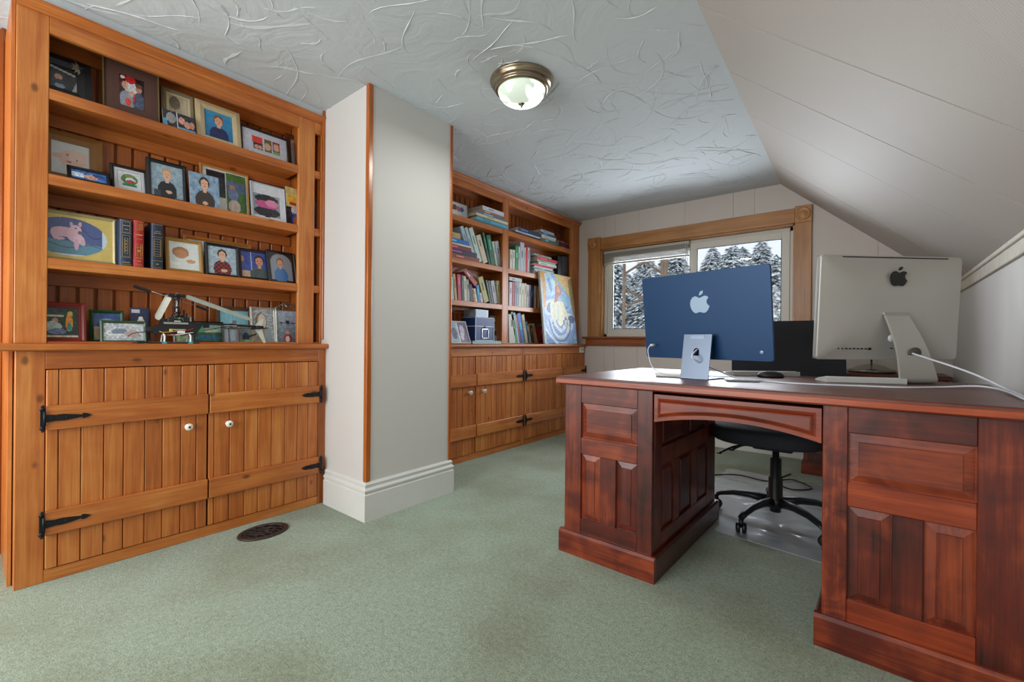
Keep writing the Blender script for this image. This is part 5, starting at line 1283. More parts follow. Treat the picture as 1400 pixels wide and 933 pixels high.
# silver computer -----------------------------------------------------
S0 = Vector((.050, 2.362, DT)); sa = math.radians(43)
sc_ = thing('desktop_computer', 'large silver desktop computer seen from behind with black emblem, right of the blue one', 'computer', S0, (0, 0, sa))
W, Hh, zb = .607, .420, .090
tilt2 = Matrix.Translation((0, 0, zb + .2)) @ Matrix.Rotation(math.radians(3), 4, 'X') @ Matrix.Translation((0, 0, -.2))
bm = NB(); N1 = 7
base = rrect(W, Hh, .014)
prof = [(0, .020), (0, .004), (.0012, 0.0), (.006, -.0015), (.020, -.006), (.05, -.014), (.10, -.024), (.16, -.031), (.20, -.033)]
vs = []
for ins_, y in prof:
    fx, fz = (W - 2 * ins_) / W, (Hh - 2 * ins_ * .98) / Hh
    r_ = max(.014, .014 + ins_ * .35)
    vs.append([bm.verts.new((x, y, z + ins_ * .98)) for x, z in rrect(W - 2 * ins_, Hh - 2 * ins_ * .98, min(r_, (Hh - 2 * ins_ * .98) / 2 - .001))])
for A_, B_ in zip(vs, vs[1:]):
    for k in range(len(A_)): bm.faces.new((A_[k], A_[(k + 1) % len(A_)], B_[(k + 1) % len(A_)], B_[k])).smooth = True
f = bm.faces.new(vs[-1]); f.smooth = True; bm.faces.new(vs[0][::-1]); bmesh.ops.recalc_face_normals(bm, faces=bm.faces[:])
sb = tobj('display_body', bm, silver_al, sc_, tilt2)
bm = NB(); bx(bm, -W / 2 + .003, W / 2 - .003, .020, .0225, .085, Hh - .003); tobj('screen', bm, screen_m, sb, tilt2)
bm = NB(); bx(bm, -W / 2 + .003, W / 2 - .003, .020, .0225, .003, .084); tobj('chin', bm, silver_al, sb, tilt2)
dark_slot = plain('dark_slot', '#121214', .5)
bm = NB(); prism(bm, [(-.215, Hh - .0105), (.235, Hh - .0105), (.235, Hh - .0065), (-.215, Hh - .0065)], 1, -.0045, .0005); tobj('vent_slot', bm, dark_slot, sb, tilt2)
a, l = apple_poly(-.001, .325, .080); bm = NB(); [prism(bm, P_, 1, -.0338, -.0290) for P_ in (a, l)]
bmesh.ops.triangulate(bm, faces=[f for f in bm.faces if len(f.verts) > 4]); tobj('fruit_emblem', bm, plain('black_emblem', '#1a1a1c', .25), sb, tilt2)
for k, (ww, hh_) in enumerate(((.006, .006), (.006, .006), (.011, .005), (.011, .005), (.011, .005), (.011, .005), (.010, .006), (.011, .005), (.014, .010))):
    x = -.222 + k * .0165; bm = NB(); bx(bm, x - ww / 2, x + ww / 2, -.0150, -.006, .045 - hh_ / 2, .045 + hh_ / 2, bev=.001); tobj('port', bm, dark_slot, sb, tilt2)
bm = NB(); lathe(bm, [(.018, -.016), (.018, -.024), (.002, -.026)], -.005, .092, 18, axis=1); tobj('power_plug', bm, plain('white_plug', '#dde1e6', .35), sb, tilt2)
bm = NB(); bx(bm, -.004, .004, -.020, -.010, .046, .050); tobj('lock_slot', bm, dark_slot, sb, tilt2)
# curved foot: plate swept along an arc, widening towards the desk, with a round cable hole rim
def foot_pt(t):
    if t < .12: u = t / .12; return (-.024 - .020 * u, .274 - .006 * u)
    if t < .80: u = (t - .12) / .68; return (-.044 - .038 * u - .014 * math.sin(PI * u), .268 - .247 * u)
    if t < .9: u = (t - .8) / .1; a = u * PI / 2; return (-.082 - 0.0 + .021 * (1 - math.cos(a)) * 1, .021 * (1 - math.sin(a)) + .0)
    u = (t - .9) / .1; return (-.061 + .16 * u, 0.0004)
bm = NB(); NS = 40; rows = []
for i in range(NS + 1):
    t = i / NS; y, z = foot_pt(t); t2 = min(1, t + .004); y2, z2 = foot_pt(t2); t1 = max(0, t - .004); y1, z1 = foot_pt(t1)
    d = Vector((0, y2 - y1, z2 - z1)).normalized(); nrm = Vector((0, d.z, -d.y)); w = .098 + .058 * min(1, max(0, (.274 - z) / .26)) ** 1.1
    c = Vector((-.012 + .058 * min(1, (.274 - z) / .26), y, z + .0001)); th = .0085
    nin = Vector((0, -d.z, d.y)) if nrm.y < 0 else nrm
    nin = nrm if nrm.y > 0 or nrm.z > .5 else -nrm
    rows.append([bm.verts.new(c + Vector((-w / 2, 0, 0))), bm.verts.new(c + Vector((w / 2, 0, 0))), bm.verts.new(c + Vector((w / 2, 0, 0)) + nin * th), bm.verts.new(c + Vector((-w / 2, 0, 0)) + nin * th)])
for A_, B_ in zip(rows, rows[1:]):
    for k in range(4): bm.faces.new((A_[k], A_[(k + 1) % 4], B_[(k + 1) % 4], B_[k]))
bm.faces.new(rows[0][::-1]); bm.faces.new(rows[-1]); bmesh.ops.recalc_face_normals(bm, faces=bm.faces[:])
for v in bm.verts: v.co.z = max(v.co.z, .0004)
ft_ = obj('stand', bm, silver_al, sc_, world=False, recenter=False)
yh, zh = foot_pt(.12 + .68 * .62); hx_ = .024
bm = NB(); lathe(bm, [(.028, 0), (.028, .0022), (.0004, .0024)], 0, 0, 28, axis=1); bm.transform(Matrix.Translation((hx_, yh + .0012, zh)) @ Matrix.Rotation(math.radians(13), 4, 'X') @ Matrix.Rotation(PI, 4, 'X') )
obj('cable_hole', bm, plain('hole_shade', '#4d4944', .5), ft_, world=False, recenter=False)
# cables
cable_w = plain('white_cable', '#d3d9e2', .4)
c12, s12 = math.cos(ba), math.sin(ba)
def bl_(x, y, z): return B0 + Vector((x * c12 - y * s12, x * s12 + y * c12, z))
cp = [bl_(0, .035, .13), bl_(.0, -.012, .120), bl_(.012, -.055, .085)] + [at(u, v, 'Z', z) for u, v, z in ((985, 503, DT + .03), (1010, 511.5, DT + .006), (1060, 516, DT + .004), (1100, 518, DT + .004), (1180, 519.5, DT + .004), (1235, 520.5, DT + .004), (1290, 519, DT + .005), (1335, 517, DT + .012), (1368, 521, DT + .008), (1400, 533, DT + .004))] + [dl(1.445, .05, DT - .03), dl(1.45, .03, DT - .2)]
bm = NB(); tube(bm, smooth_path(cp, 6), .0034, 8); tag(obj('power_cable', bm, cable_w), 'white power cable running from the blue computer along the desktop to its right edge', 'cable')
c45, s45 = math.cos(sa), math.sin(sa)
def sl_(x, y, z): return S0 + Vector((x * c45 - y * s45, x * s45 + y * c45, z))
c_a, c_b = sl_(hx_ - .012, yh - .004, zh + .004), at(1374, 519, 'Z', DT + .012)
cp = [c_a, c_a, c_a, c_a.lerp(c_b, .25) + Vector((0, 0, .004)), c_a.lerp(c_b, .5) + Vector((0, 0, .008)), c_a.lerp(c_b, .75) + Vector((0, 0, .008)), c_b, at(1402, 531, 'Z', DT + .005), dl(1.442, .10, DT - .02), dl(1.452, .08, DT - .2)]
bm = NB(); tube(bm, smooth_path(cp[2:], 6), .0036, 8); tag(obj('power_cable', bm, cable_w), 'white power cable hanging from the round hole in the silver computer stand', 'cable')
cp = [bl_(-.222, .022, zb + .050), bl_(-.228, -.004, zb + .048), bl_(-.232, -.016, zb + .02), bl_(-.21, -.018, .045), bl_(-.17, -.022, .020), bl_(-.12, -.02, .008), bl_(-.06, .02, .0085), bl_(.05, .09, .0085), bl_(.10, .16, .006)]
bm = NB(); tube(bm, smooth_path(cp, 5), .0022, 7); tube(bm, [bl_(-.222, .022, zb + .050), bl_(-.226, -.004, zb + .049)], .0055, 8); tag(obj('data_cable', bm, cable_w), 'thin white cable plugged low into the left of the blue computer', 'cable')
# keyboards and small gadgets ------------------------------------------
def keyboard(label, o, ang, L_=.285, D_=.115, wedge=True, num=False):
    k = thing('keyboard', label, 'keyboard', o, (0, 0, ang), 'slim keyboards on the desk')
    bm = NB()
    prism(bm, [(0, .0005), (D_, .0005), (D_, .006), (.014, .0205), (0, .0205)], 0, -L_ / 2, L_ / 2); obj('keyboard_body', bm, plain('keyboard_alu', '#c9ccc9', .4, metal=.3), k, world=False, recenter=False)
    bm = NB()
    for r in range(5):
        y = .016 + r * .0185; nk = 14
        for c in range(nk): x = -L_ / 2 + .006 + c * (L_ - .012) / nk; z = .0205 - (y - .014) * .1435; bx(bm, x, x + (L_ - .012) / nk - .003, y, y + .0155, z - .003, z + .0015)
    kk = obj('keys', bm, plain('white_keys', '#e3e4e2', .5), k, world=False, recenter=False); kk['kind'] = 'stuff'
    return k
for (pa, pb_, L_k, lab_) in (((1131, 515), (1228, 516), .27, 'white keyboard under the silver computer, its thick edge showing left of the stand'), ((1004, 508.5), (1108, 508), .30, 'slim pale keyboard lying behind, between the two computer stands')):
    pa, pb_ = at(pa[0], pa[1], 'Z', DT), at(pb_[0], pb_[1], 'Z', DT); d_ = (pb_ - pa).normalized()
    keyboard(lab_, pa + d_ * (L_k / 2), math.atan2(d_.y, d_.x), L_=L_k)
tg = box = bx(NB(), -.055, .055, 0, .075, .0004, .0165, bev=.002)
tp_ = obj('trackpad', tg, plain('white_slab', '#dcddd8', .35)); tp_.location += dl(.372, .285, 0) - Vector((0, 0, 0)) + Vector((0, .0, DT)); tp_.rotation_euler = (0, 0, math.radians(2))
tag(tp_, 'flat white wedge-shaped gadget left of the blue computer stand', 'gadget')
bm = NB(); bx(bm, -.005, .005, -.0012, .0006, .007, .012); 
mk = obj('round_port', bm, dark_slot, tp_, world=False, recenter=False)
# glass phone / slate and mouse behind the stand
bm = NB(); bx(bm, -.06, .06, -.035, .035, .0004, .008, bev=.002); o_ = obj('tablet', bm, plain('grey_slate', '#8f969c', .25, metal=.3)); o_.location += dl(.675, .285, 0) + Vector((0, 0, DT)); o_.rotation_euler = (0, 0, math.radians(20)); tag(o_, 'small grey slate lying right behind the blue computer stand', 'tablet')
bm = NB(); lathe(bm, [(.030, .0004), (.032, .008), (.026, .020), (.014, .027), (.0005, .029)], 0, 0, 20, sx=1.7, sy=1.0); o_ = obj('computer_mouse', bm, black_plastic, recenter=False); o_.location = dl(.72, .60, DT); o_.rotation_euler = (0, 0, .3); tag(o_, 'black computer mouse beneath the blue computer screen', 'mouse')
# silver dome stand behind the silver computer
dm = thing('dome_lamp', 'low polished dome base with thin stem on the low cabinet behind the silver computer', 'lamp', at(1192, 501, 'Z', .7355))
chrome = plain('brushed_chrome', '#8d8a80', .2, metal=.9)
bm = NB(); lathe(bm, [(.130, .0005), (.134, .015), (.128, .022), (.108, .028), (.075, .046), (.036, .056), (.008, .058), (.006, .080), (.0005, .080)], 0, 0, 32); obj('dome_base', bm, chrome, dm, world=False, recenter=False)
bm = NB(); tube(bm, [(0, 0, .075), (0, 0, .24)], .006, 10); obj('stem', bm, chrome, dm, world=False, recenter=False)
bm = NB(); lathe(bm, [(.008, .23), (.060, .24), (.075, .27), (.040, .31), (.0005, .315)], 0, 0, 24); obj('lamp_head', bm, chrome, dm, world=False, recenter=False)

# ================================================================== OFFICE CHAIR, MAT, FLOOR THINGS
CH = Vector((-.392, 2.675, 0))
ch = thing('office_chair', 'black swivel office chair on five castors tucked behind the desk', 'chair', CH)
fabric_b = plain('black_mesh_fabric', '#2b2d33', .85, noise=.35, scale=260, bump=.5)
bm = NB()
lathe(bm, [(.026, .055), (.026, .075), (.050, .085), (.048, .12), (.033, .135), (.033, .23), (.027, .235), (.0265, .33), (.016, .335), (.016, .40), (.0005, .40)], 0, 0, 20)
obj('gas_column', bm, black_plastic, ch, world=False, recenter=False)
for k in range(5):
    a = math.radians(-111 + 72 * k); d = Vector((math.cos(a), math.sin(a), 0)); sd = Vector((-d.y, d.x, 0))
    pts = [(.035, .108, .024, .030), (.12, .115, .021, .024), (.20, .108, .018, .020), (.265, .090, .017, .017), (.292, .076, .017, .014)]
    bm = NB(); rows = []
    for r_, z, w, h in pts:
        ring_ = []
        for i in range(10): t = 2 * PI * i / 10; ring_.append(bm.verts.new(d * r_ + sd * (w * math.cos(t)) + Vector((0, 0, z + h * math.sin(t) * .8))))
        rows.append(ring_)
    for A_, B_ in zip(rows, rows[1:]):
        for i in range(10): bm.faces.new((A_[i], A_[(i + 1) % 10], B_[(i + 1) % 10], B_[i])).smooth = True
    bm.faces.new(rows[0][::-1]); bm.faces.new(rows[-1]); bmesh.ops.recalc_face_normals(bm, faces=bm.faces[:])
    leg = obj('leg', bm, black_plastic, ch, world=False, recenter=False)
    c0 = d * .292; bm = NB()
    for s_ in (-1, 1):
        mm_ = NB(); lathe(mm_, [(.0245, 0), (.027, .004), (.027, .014), (.020, .020), (.0005, .021)], 0, 0, 18, axis=1)
        if s_ < 0: mm_.transform(Matrix.Rotation(PI, 4, 'Z'))
        mm_.transform(Matrix.Translation(Vector((0, s_ * .004, .0285))))
        rot = Matrix.Rotation(a + .6, 4, 'Z'); mm_.transform(Matrix.Translation(c0) @ rot)
        tmp = bpy.data.meshes.new('t'); mm_.to_mesh(tmp); mm_.free(); bm.from_mesh(tmp); bpy.data.meshes.remove(tmp)
    tube(bm, [c0 + Vector((0, 0, .03)), c0 + Vector((0, 0, .072))], .011, 10)
    for v in bm.verts: v.co.z = max(v.co.z, .0035)
    obj('castor', bm, black_plastic, leg, world=False, recenter=False)
# seat
def cushion(w, d, t, n=20, p=3.2, dome=.35, drop=0.0):
    bm = NB(); rows = []
    for j in range(9):
        v = j / 8; z = -t / 2 + t * v; k = (1 - abs(2 * v - 1) ** 3.0) ** (1 / 3.0); k = .86 + .14 * k
        ring_ = []
        for i in range(n * 2):
            a = 2 * PI * i / (n * 2); ca, sa2 = math.cos(a), math.sin(a); r_ = (abs(ca) ** p + abs(sa2) ** p) ** (-1 / p)
            x, y = ca * r_ * w / 2 * k, sa2 * r_ * d / 2 * k; ring_.append(bm.verts.new((x, y, z - drop * max(0, -y / d * 2) ** 3 * .5)))
        rows.append(ring_)
    for A_, B_ in zip(rows, rows[1:]):
        for i in range(len(A_)): bm.faces.new((A_[i], A_[(i + 1) % len(A_)], B_[(i + 1) % len(A_)], B_[i])).smooth = True
    c1 = bm.verts.new((0, 0, -t / 2 - t * dome * .4)); c2 = bm.verts.new((0, 0, t / 2 - .012))
    for i in range(len(rows[0])): bm.faces.new((rows[0][(i + 1) % len(rows[0])], rows[0][i], c1)).smooth = True; bm.faces.new((rows[-1][i], rows[-1][(i + 1) % len(rows[0])], c2)).smooth = True
    bmesh.ops.recalc_face_normals(bm, faces=bm.faces[:]); return bm
bm = cushion(.53, .50, .085, drop=.03); bm.transform(Matrix.Translation((-.02, -.03, .475))); obj('seat', bm, fabric_b, ch, world=False, recenter=False)
bm = NB(); bx(bm, -.09, .09, -.12, .12, .388, .425, bev=.01, seg=2); bx(bm, -.03, .03, .10, .30, .395, .415, bev=.006); obj('tilt_mechanism', bm, black_plastic, ch, world=False, recenter=False)
for (p0, p1, p2) in (((-.07, -.05, .40), (-.17, -.10, .385), (-.235, -.16, .350)), ((-.07, -.02, .40), (-.14, -.06, .388), (-.19, -.10, .362))):
    bm = NB(); tube(bm, smooth_path([p0, p1, p2], 5), .0055, 8, radii=None); bx(bm, p2[0] - .012, p2[0] + .012, p2[1] - .006, p2[1] + .006, p2[2] - .004, p2[2] + .004, bev=.002); obj('lever', bm, black_plastic, ch, world=False, recenter=False)
# upright back: bent spine and a broad, slightly dished panel
bm = NB(); tube(bm, smooth_path([(0, .28, .405), (0, .335, .42), (0, .355, .52), (0, .345, .75)], 6), .020, 10); obj('back_spine', bm, black_plastic, ch, world=False, recenter=False)
bm = NB(); NXx, NZz = 14, 12; g = [[None] * (NXx + 1) for _ in range(NZz + 1)]; g2 = [[None] * (NXx + 1) for _ in range(NZz + 1)]
for j in range(NZz + 1):
    v = j / NZz; z = .50 + .560 * v; hw = .268 + .012 * math.sin(PI * v) - .030 * max(0, v - .8) * 5 * .2
    for i in range(NXx + 1):
        u = i / NXx * 2 - 1; r_ = 1 - .10 * (abs(2 * v - 1) ** 8) * abs(u) ** 6
        y = .325 - .035 * u * u + .02 * math.cos(v * PI)
        g[j][i] = bm.verts.new((u * hw, y, z)); g2[j][i] = bm.verts.new((u * hw, y + .030, z))
for j in range(NZz):
    for i in range(NXx): bm.faces.new((g[j][i], g[j][i + 1], g[j + 1][i + 1], g[j + 1][i])); bm.faces.new((g2[j][i + 1], g2[j][i], g2[j + 1][i], g2[j + 1][i + 1]))
for i in range(NXx): bm.faces.new((g[0][i + 1], g[0][i], g2[0][i], g2[0][i + 1])); bm.faces.new((g[NZz][i], g[NZz][i + 1], g2[NZz][i + 1], g2[NZz][i]))
for j in range(NZz): bm.faces.new((g[j][0], g[j + 1][0], g2[j + 1][0], g2[j][0])); bm.faces.new((g[j + 1][NXx], g[j][NXx], g2[j][NXx], g2[j + 1][NXx]))
bmesh.ops.recalc_face_normals(bm, faces=bm.faces[:]); obj('backrest', bm, fabric_b, ch, world=False, recenter=False)
# clear chair mat
mm_, N_, L_, P_ = new_mat('clear_vinyl')
P_.inputs['Base Color'].default_value = rgba('#c4cacd'); P_.inputs['Roughness'].default_value = .16; P_.inputs['Alpha'].default_value = .6; P_.inputs['Specular IOR Level'].default_value = .9
nz = N_.new('ShaderNodeTexNoise'); nz.inputs['Scale'].default_value = 4; nz.inputs['Detail'].default_value = 1; nz.inputs['Distortion'].default_value = 1
tcx = N_.new('ShaderNodeTexCoord'); L_.new(tcx.outputs['Object'], nz.inputs['Vector']); bb = N_.new('ShaderNodeBump'); bb.inputs['Strength'].default_value = .8; bb.inputs['Distance'].default_value = .035; L_.new(nz.outputs['Fac'], bb.inputs['Height']); L_.new(bb.outputs[0], P_.inputs['Normal'])
def rpoly(pts, r=.04, n=5):
    out = []; m = len(pts)
    for i in range(m):
        p, a, b = Vector(pts[i]), Vector(pts[i - 1]), Vector(pts[(i + 1) % m]); d1, d2 = (a - p).normalized(), (b - p).normalized()
        s_, e_ = p + d1 * r, p + d2 * r
        for k in range(n + 1): t = k / n; out.append(tuple((1 - t) ** 2 * s_ + 2 * t * (1 - t) * p + t * t * e_))
    return out
bm = NB(); prism(bm, rpoly([(-.615, 2.345), (-.02, 2.285), (-.02, 2.36), (.25, 2.56), (.25, 3.50), (-.83, 3.58), (-.83, 2.58), (-.60, 2.46)]), 2, .0006, .0032)
tag(obj('chair_mat', bm, mm_), 'clear shiny plastic floor mat under the office chair', 'floor mat')
# dark red cabinet against the gable wall, seen through the kneehole
lc = thing('low_cabinet', 'low dark mahogany cabinet by the window wall, seen through the kneehole', 'cabinet', (-.05, 4.0, 0))
x0, x1, y0, y1 = -.385, .36, 3.80, 4.22
box_obj('plinth', (x0 - .012, x1 + .012, y0 - .012, y1, 0, .09), mah[0], lc); box_obj('carcass', (x0, x1, y0 + .004, y1, .09, .71), mah[2], lc); box_obj('cabinet_top', (x0 - .015, x1 + .015, y0 - .02, y1, .71, .735), mah_top, lc, bev=.004)
for (a, b) in ((x0 + .03, (x0 + x1) / 2 - .01), ((x0 + x1) / 2 + .01, x1 - .03)):
    bm = NB(); bx(bm, a, b, y0 - .012, y0 + .004, .11, .69, bev=.003); dr = obj('door', bm, mah[2], lc)
    bm = NB(); bx(bm, a + .05, b - .05, y0 - .018, y0 - .012, .16, .64, bev=.005); obj('raised_panel', bm, mah[2], dr)
# floor cords behind the desk
bm = NB(); tube(bm, smooth_path([(-.95, 3.20, .006), (-.75, 3.42, .006), (-.55, 3.40, .006), (-.42, 3.55, .006), (-.30, 3.42, .006), (-.40, 3.30, .010), (-.50, 3.45, .006), (-.45, 3.70, .006)], 6), .0045, 7); tag(obj('loose_cable', bm, black_plastic), 'black cord looping on the carpet beyond the chair', 'cord')
bm = NB(); tube(bm, smooth_path([(-2.395, CY1 + .045, .88), (-2.380, CY1 + .040, .6), (-2.385, CY1 + .044, .3), (-2.375, CY1 + .045, .02), (-2.30, CY1 + .055, .006), (-2.25, CY1 + .03, .006)], 6), .0045, 8)
tag(obj('hanging_cable', bm, colmat('#4a4c50', .4, .2)), 'thin grey cord hanging down beside the chimney breast to the carpet', 'cord')
# cast floor register
rc = (at(365, 734, 'Z', 0)); rg = thing('floor_register', 'oval brown cast iron floor register in the carpet by the near cabinet', 'floor register', (rc.x, rc.y, 0))
cast = plain('brown_cast_iron', '#4a3c38', .5, metal=.5, noise=.3, bump=.4, scale=60)
RA, RB_ = .112, .088
bm = NB(); lathe(bm, [(.80, .0007), (1.0, .0007), (.99, .006), (.93, .009), (.84, .009), (.80, .006), (.80, .0007)], 0, 0, 40)
for v in bm.verts: v.co.x *= RB_; v.co.y *= RA
obj('rim', bm, cast, rg, world=False, recenter=False)
bm = NB(); lathe(bm, [(.81, .0005), (.81, .0015), (.0005, .0015)], 0, 0, 32)
for v in bm.verts: v.co.x *= RB_; v.co.y *= RA
obj('duct', bm, plain('duct_dark', '#0c0a09', .9), rg, world=False, recenter=False)
bm = NB()
for k in range(12):
    a = 2 * PI * k / 12; ring_ = [((.60 + .17 * math.cos(t)) , .17 * math.sin(t)) for t in np.linspace(0, 2 * PI, 9)]
    tube(bm, [((x * math.cos(a) - y * math.sin(a)) * RB_, (x * math.sin(a) + y * math.cos(a)) * RA, .0055) for x, y in ring_], .0022, 5)
for rr in (.40, .22): tube(bm, [(rr * math.cos(t) * RB_, rr * math.sin(t) * RA, .0055) for t in np.linspace(0, 2 * PI, 25)], .0024, 5)
for k in range(8): a = 2 * PI * k / 8; tube(bm, [(.05 * math.cos(a) * RB_, .05 * math.sin(a) * RA, .0055), (.42 * math.cos(a + .3) * RB_, .42 * math.sin(a + .3) * RA, .0055)], .0022, 5)
obj('grille', bm, cast, rg, world=False, recenter=False)

# ================================================================== CEILING LIGHT
LC = Vector((-1.392, 1.775, H))
cl = thing('ceiling_light', 'flush ceiling light with ribbed glass bowl and antique brass ring', 'ceiling light', LC)
brass = plain('antique_brass', '#948672', .25, metal=.85)
bm = NB(); lathe(bm, [(.158, -.0005), (.161, -.006), (.159, -.012), (.151, -.016), (.151, -.024), (.146, -.031), (.138, -.033), (.136, -.040), (.138, -.045), (.132, -.052), (.124, -.055), (.116, -.052), (.116, -.0005)], 0, 0, 48); obj('brass_ring', bm, brass, cl, world=False, recenter=False)
gm, N_, L_, P_ = new_mat('lit_ribbed_glass')
P_.inputs['Base Color'].default_value = rgba('#b4c4b0'); P_.inputs['Roughness'].default_value = .2
P_.inputs['Emission Color'].default_value = (0.88, .97, .86, 1)
geo = N_.new('ShaderNodeTexCoord'); 
n_ = N_.new('ShaderNodeTexNoise'); n_.inputs['Scale'].default_value = 9; L_.new(geo.outputs['Object'], n_.inputs['Vector'])
mr = N_.new('ShaderNodeMapRange'); mr.inputs['From Min'].default_value = .42; mr.inputs['From Max'].default_value = .60; mr.inputs['To Min'].default_value = .5; mr.inputs['To Max'].default_value = 2.4; L_.new(n_.outputs['Fac'], mr.inputs['Value'])
L_.new(mr.outputs[0], P_.inputs['Emission Strength'])
bm = NB(); nseg = 72; rings = []
for r_, z in [(.117, -.048), (.116, -.060), (.110, -.077), (.098, -.092), (.079, -.104), (.054, -.112), (.027, -.116), (.004, -.117)]:
    rings.append([bm.verts.new(((r_ * (1 + .022 * abs(math.sin(6 * 2 * PI * i / nseg / 2)) * (r_ > .03))) * math.cos(2 * PI * i / nseg), (r_ * (1 + .022 * abs(math.sin(6 * 2 * PI * i / nseg / 2)) * (r_ > .03))) * math.sin(2 * PI * i / nseg), z)) for i in range(nseg)])
for A_, B_ in zip(rings, rings[1:]):
    for i in range(nseg): bm.faces.new((A_[i], A_[(i + 1) % nseg], B_[(i + 1) % nseg], B_[i])).smooth = True
bmesh.ops.recalc_face_normals(bm, faces=bm.faces[:]); obj('glass_bowl', bm, gm, cl, world=False, recenter=False)
bm = NB(); lathe(bm, [(.0165, -.114), (.0170, -.118), (.012, -.122), (.005, -.125), (.006, -.130), (.003, -.135), (.0004, -.136)], 0, 0, 20); obj('finial', bm, brass, cl, world=False, recenter=False)
lp_ = bpy.data.lights.new('ceiling_bulb', 'AREA'); lp_.shape = 'DISK'; lp_.size = .16; lp_.energy = 7; lp_.color = (.96, 1.0, .94)
lo_ = bpy.data.objects.new('ceiling_bulb', lp_); COL.objects.link(lo_); lo_.location = LC + Vector((0, 0, -.145))

# ================================================================== MODEL HELICOPTER
HP = Vector((-2.475, .615, .9055))
he = thing('model_helicopter', 'black and silver radio-controlled model helicopter with drooping blades on the worktop', 'model helicopter', HP, (0, 0, PI / 2 - .10))
# local x along the body (nose at -x, tail +x), y away from viewer
hb = black_plastic; sil = colmat('#b4b6b0', .3, .7); wh = colmat('#e2e6e4', .4)
def hp(name, bm, mat, parent=he, **k): return obj(name, bm, mat, parent, world=False, recenter=False, **k)
bm = NB()
for s_ in (-1, 1):
    prism(bm, [(-.085, .045), (-.06, .040), (.06, .040), (.075, .055), (.10, .095), (.04, .100), (.02, .112), (-.055, .112), (-.065, .085), (-.095, .070)], 1, s_ * .018 - .001, s_ * .018 + .001)
for (x, z) in ((-.07, .055), (-.03, .045), (.02, .05), (.055, .07), (-.04, .10), (.02, .095), (.07, .09)): tube(bm, [(x, -.018, z), (x, .018, z)], .003, 6)
hp('side_frames', bm, hb)
bm = NB(); bx(bm, -.050, .040, -.0235, -.0195, .088, .096); bx(bm, -.02, .03, -.0245, -.0195, .060, .066); hp('frame_rail', bm, sil)
bm = NB(); lathe(bm, [(.0005, .055), (.014, .055), (.014, .080), (.0005, .080)], -.050, 0, 16); hp('motor', bm, plain('anodised_blue', '#1766c4', .3, metal=.5))
bm = NB(); bx(bm, -.115, -.065, -.014, .014, .052, .074, bev=.003); bx(bm, .045, .075, -.016, .016, .045, .075, bev=.003); bx(bm, .0, .03, -.015, .015, .068, .085, bev=.002); hp('servo', bm, colmat('#23262c', .5))
for (nm, c, d_) in (('receiver', '#dfe3dc', (.000, .028, -.0255, -.018, .046, .058)), ('battery_pack', '#2a3a6c', (-.060, -.005, -.012, .012, .072, .088)), ('gyro', '#c9b24a', (-.030, -.018, -.0265, -.020, .052, .066)), ('servo', '#1c1e22', (.02, .045, -.024, -.017, .100, .118)),
    ('servo', '#1c1e22', (-.035, -.012, -.024, -.017, .098, .118)), ('speed_controller', '#3f8a5c', (.072, .098, -.016, -.006, .055, .085)), ('tail_gearbox', '#26282c', (.325, .345, -.010, .010, .074, .092)), ('link_plate', '#b4b6b0', (-.012, .012, -.0255, -.020, .098, .104))):
    hp(nm, bx(NB(), *d_, bev=.0012), colmat(c, .4))
for k, (c, pts) in enumerate((('#c4302c', [(-.06, -.012, .05), (-.03, -.024, .036), (.01, -.02, .045), (.05, -.01, .05)]), ('#e2a02c', [(-.07, -.01, .06), (-.05, -.026, .05), (.02, -.022, .060)]), ('#e8e8e4', [(-.05, .0, .04), (0, -.026, .04), (.06, -.02, .052)]), ('#c4302c', [(.0, -.01, .07), (.03, -.026, .06), (.06, -.02, .07)]), ('#1a1a1c', [(-.11, -.01, .05), (-.15, -.02, .045), (-.17, -.02, .030)]))):
    bm = NB(); tube(bm, smooth_path(pts, 5), .0016, 5); hp('wire', bm, colmat(c, .5))
bm = NB(); tube(bm, [(0, 0, .09), (0, 0, .232)], .0035, 8); hp('mast', bm, sil)
bm = NB()
for z, r_ in ((.125, .018), (.140, .015), (.165, .012), (.205, .014), (.222, .012)): lathe(bm, [(.0005, z - .004), (r_, z - .004), (r_, z + .004), (.0005, z + .004)], 0, 0, 12)
for a in range(4):
    d = Vector((math.cos(a * PI / 2 + .4), math.sin(a * PI / 2 + .4), 0)); tube(bm, [d * .016 + Vector((0, 0, .14)), d * .020 + Vector((0, 0, .21))], .0018, 5); tube(bm, [d * .03 + Vector((0, 0, .112)), d * .017 + Vector((0, 0, .135))], .002, 5)
bx(bm, -.034, .034, -.007, .007, .212, .226, bev=.002); bx(bm, .022, .030, -.004, .004, .11, .155); bx(bm, .034, .040, -.003, .003, .10, .140)
hp('rotor_head', bm, hb)
bm = NB()
def blade(p, q, w0, w1, th, name, mat):
    p, q = Vector(p), Vector(q); d = (q - p).normalized(); s_ = Vector((0, 0, 1)) - d * d.z; s_.normalize(); n_ = d.cross(s_); bmq = NB()
    rows = []
    for t, w in ((0, w0 * .5), (.06, w0), (.9, w1), (1, w1 * .6)):
        c = p.lerp(q, t); rows.append([bmq.verts.new(c + s_ * w * a + n_ * th * b) for a, b in ((.5, 0), (.2, 1), (-.5, .2), (-.5, -.2), (.2, -1))])
    for A_, B_ in zip(rows, rows[1:]):
        for i in range(5): bmq.faces.new((A_[i], A_[(i + 1) % 5], B_[(i + 1) % 5], B_[i]))
    bmq.faces.new(rows[0][::-1]); bmq.faces.new(rows[-1]); bmesh.ops.recalc_face_normals(bmq, faces=bmq.faces[:]); hp(name, bmq, mat)
blade((.028, -.004, .220), (.300, -.035, .118), .020, .018, .0018, 'rotor_blade', colmat('#9aa096', .3, .2))
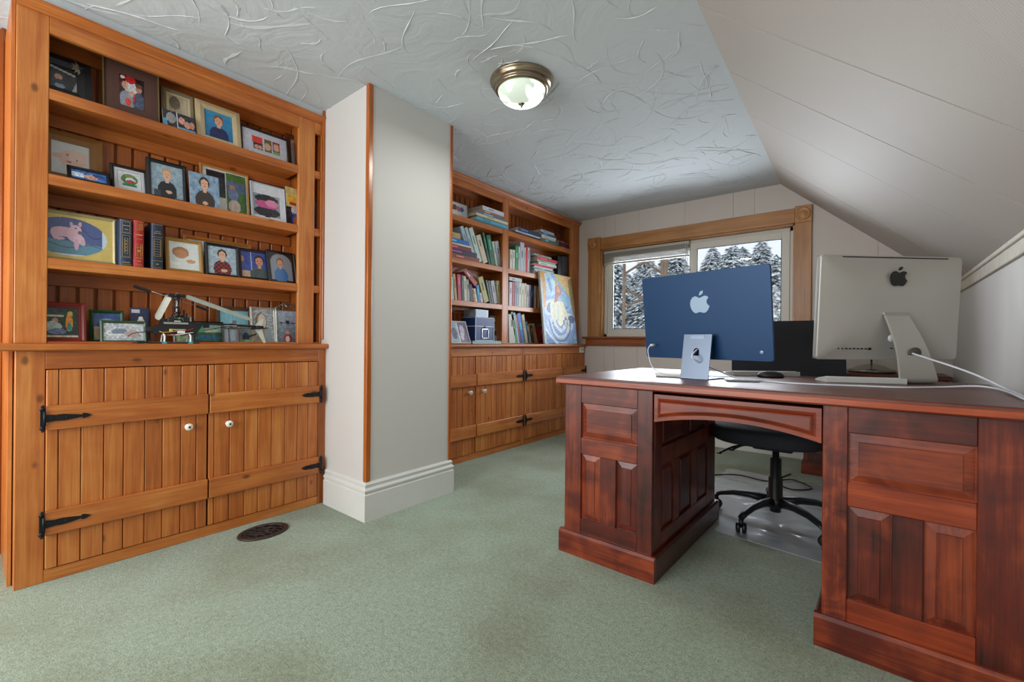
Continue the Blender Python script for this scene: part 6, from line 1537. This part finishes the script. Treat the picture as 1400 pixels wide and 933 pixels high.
blade((-.028, .006, .216), (-.066, .050, .110), .034, .034, .0018, 'rotor_blade', colmat('#a9a898', .4, .1))
bm = NB(); tube(bm, [(-.12, -.02, .238), (.115, .02, .165)], .0013, 6); hp('flybar', bm, sil)
blade((-.155, -.025, .247), (-.095, -.016, .228), .015, .015, .002, 'flybar_paddle', hb); blade((.075, .012, .178), (.125, .022, .160), .014, .014, .002, 'flybar_paddle', hb)
bm = NB(); tube(bm, [(.03, 0, .098), (.36, 0, .086)], .0055, 10); hp('tail_boom', bm, hb)
bm = NB(); tube(bm, [(.05, -.01, .048), (.215, 0, .088)], .0018, 6); tube(bm, [(.05, .012, .048), (.215, 0, .088)], .0018, 6); bx(bm, .208, .222, -.007, .007, .080, .098); bx(bm, .085, .125, -.012, .012, .075, .100, bev=.004); hp('boom_support', bm, hb)
bm = NB(); prism(bm, [(.315, .083), (.345, .125), (.362, .128), (.350, .085), (.372, .005), (.362, .002), (.338, .045)], 1, -.0015, .0015); hp('tail_fin', bm, colmat('#d3d6c8', .35, .2))
bm = NB(); prism(bm, [(.185, .085), (.235, .085), (.235, .089), (.185, .089)], 1, -.03, .03); tube(bm, [(.34, -.012, .075), (.34, .004, .075)], .004, 8); hp('tail_fittings', bm, sil)
bm = NB(); prism(bm, [(.300, .070), (.380, .078), (.380, .082), (.300, .082)], 1, -.014, -.012); prism(bm, [(.290, .030), (.325, .045), (.323, .052), (.286, .038)], 1, -.014, -.012); hp('tail_rotor', bm, hb)
for s_ in (-1, 1):
    bm = NB(); tube(bm, smooth_path([(-.120, s_ * .045, .012), (-.10, s_ * .045, .0035), (.08, s_ * .045, .0035)], 5), .0028, 7); hp('landing_skid', bm, hb)
for x in (-.05, .045):
    bm = NB(); tube(bm, smooth_path([(x, -.046, .004), (x + .002, -.036, .032), (x, -.015, .043), (x, .015, .043), (x + .002, .036, .032), (x, .046, .004)], 4), .0038, 6); hp('skid_bow', bm, wh)
bm = NB(); [bx(bm, x - .008, x + .008, -.052, -.040, .0005, .008) for x in (-.05, .045)]; hp('skid_clip', bm, plain('cyan_clip', '#3aa4b4', .4))
bm = NB(); tube(bm, smooth_path([(-.16, -.05, .004), (-.12, -.055, .004), (-.09, -.035, .020), (-.08, -.01, .05)], 5), .002, 6); bx(bm, -.145, -.120, -.060, -.050, .0005, .010, bev=.002); hp('battery_lead', bm, colmat('#16181a', .5))
for o in list(bpy.data.objects):
    if o.type == 'EMPTY' and o.parent is None and 'label' in o and not o.children: print('EMPTY THING WITHOUT PARTS', o.name)
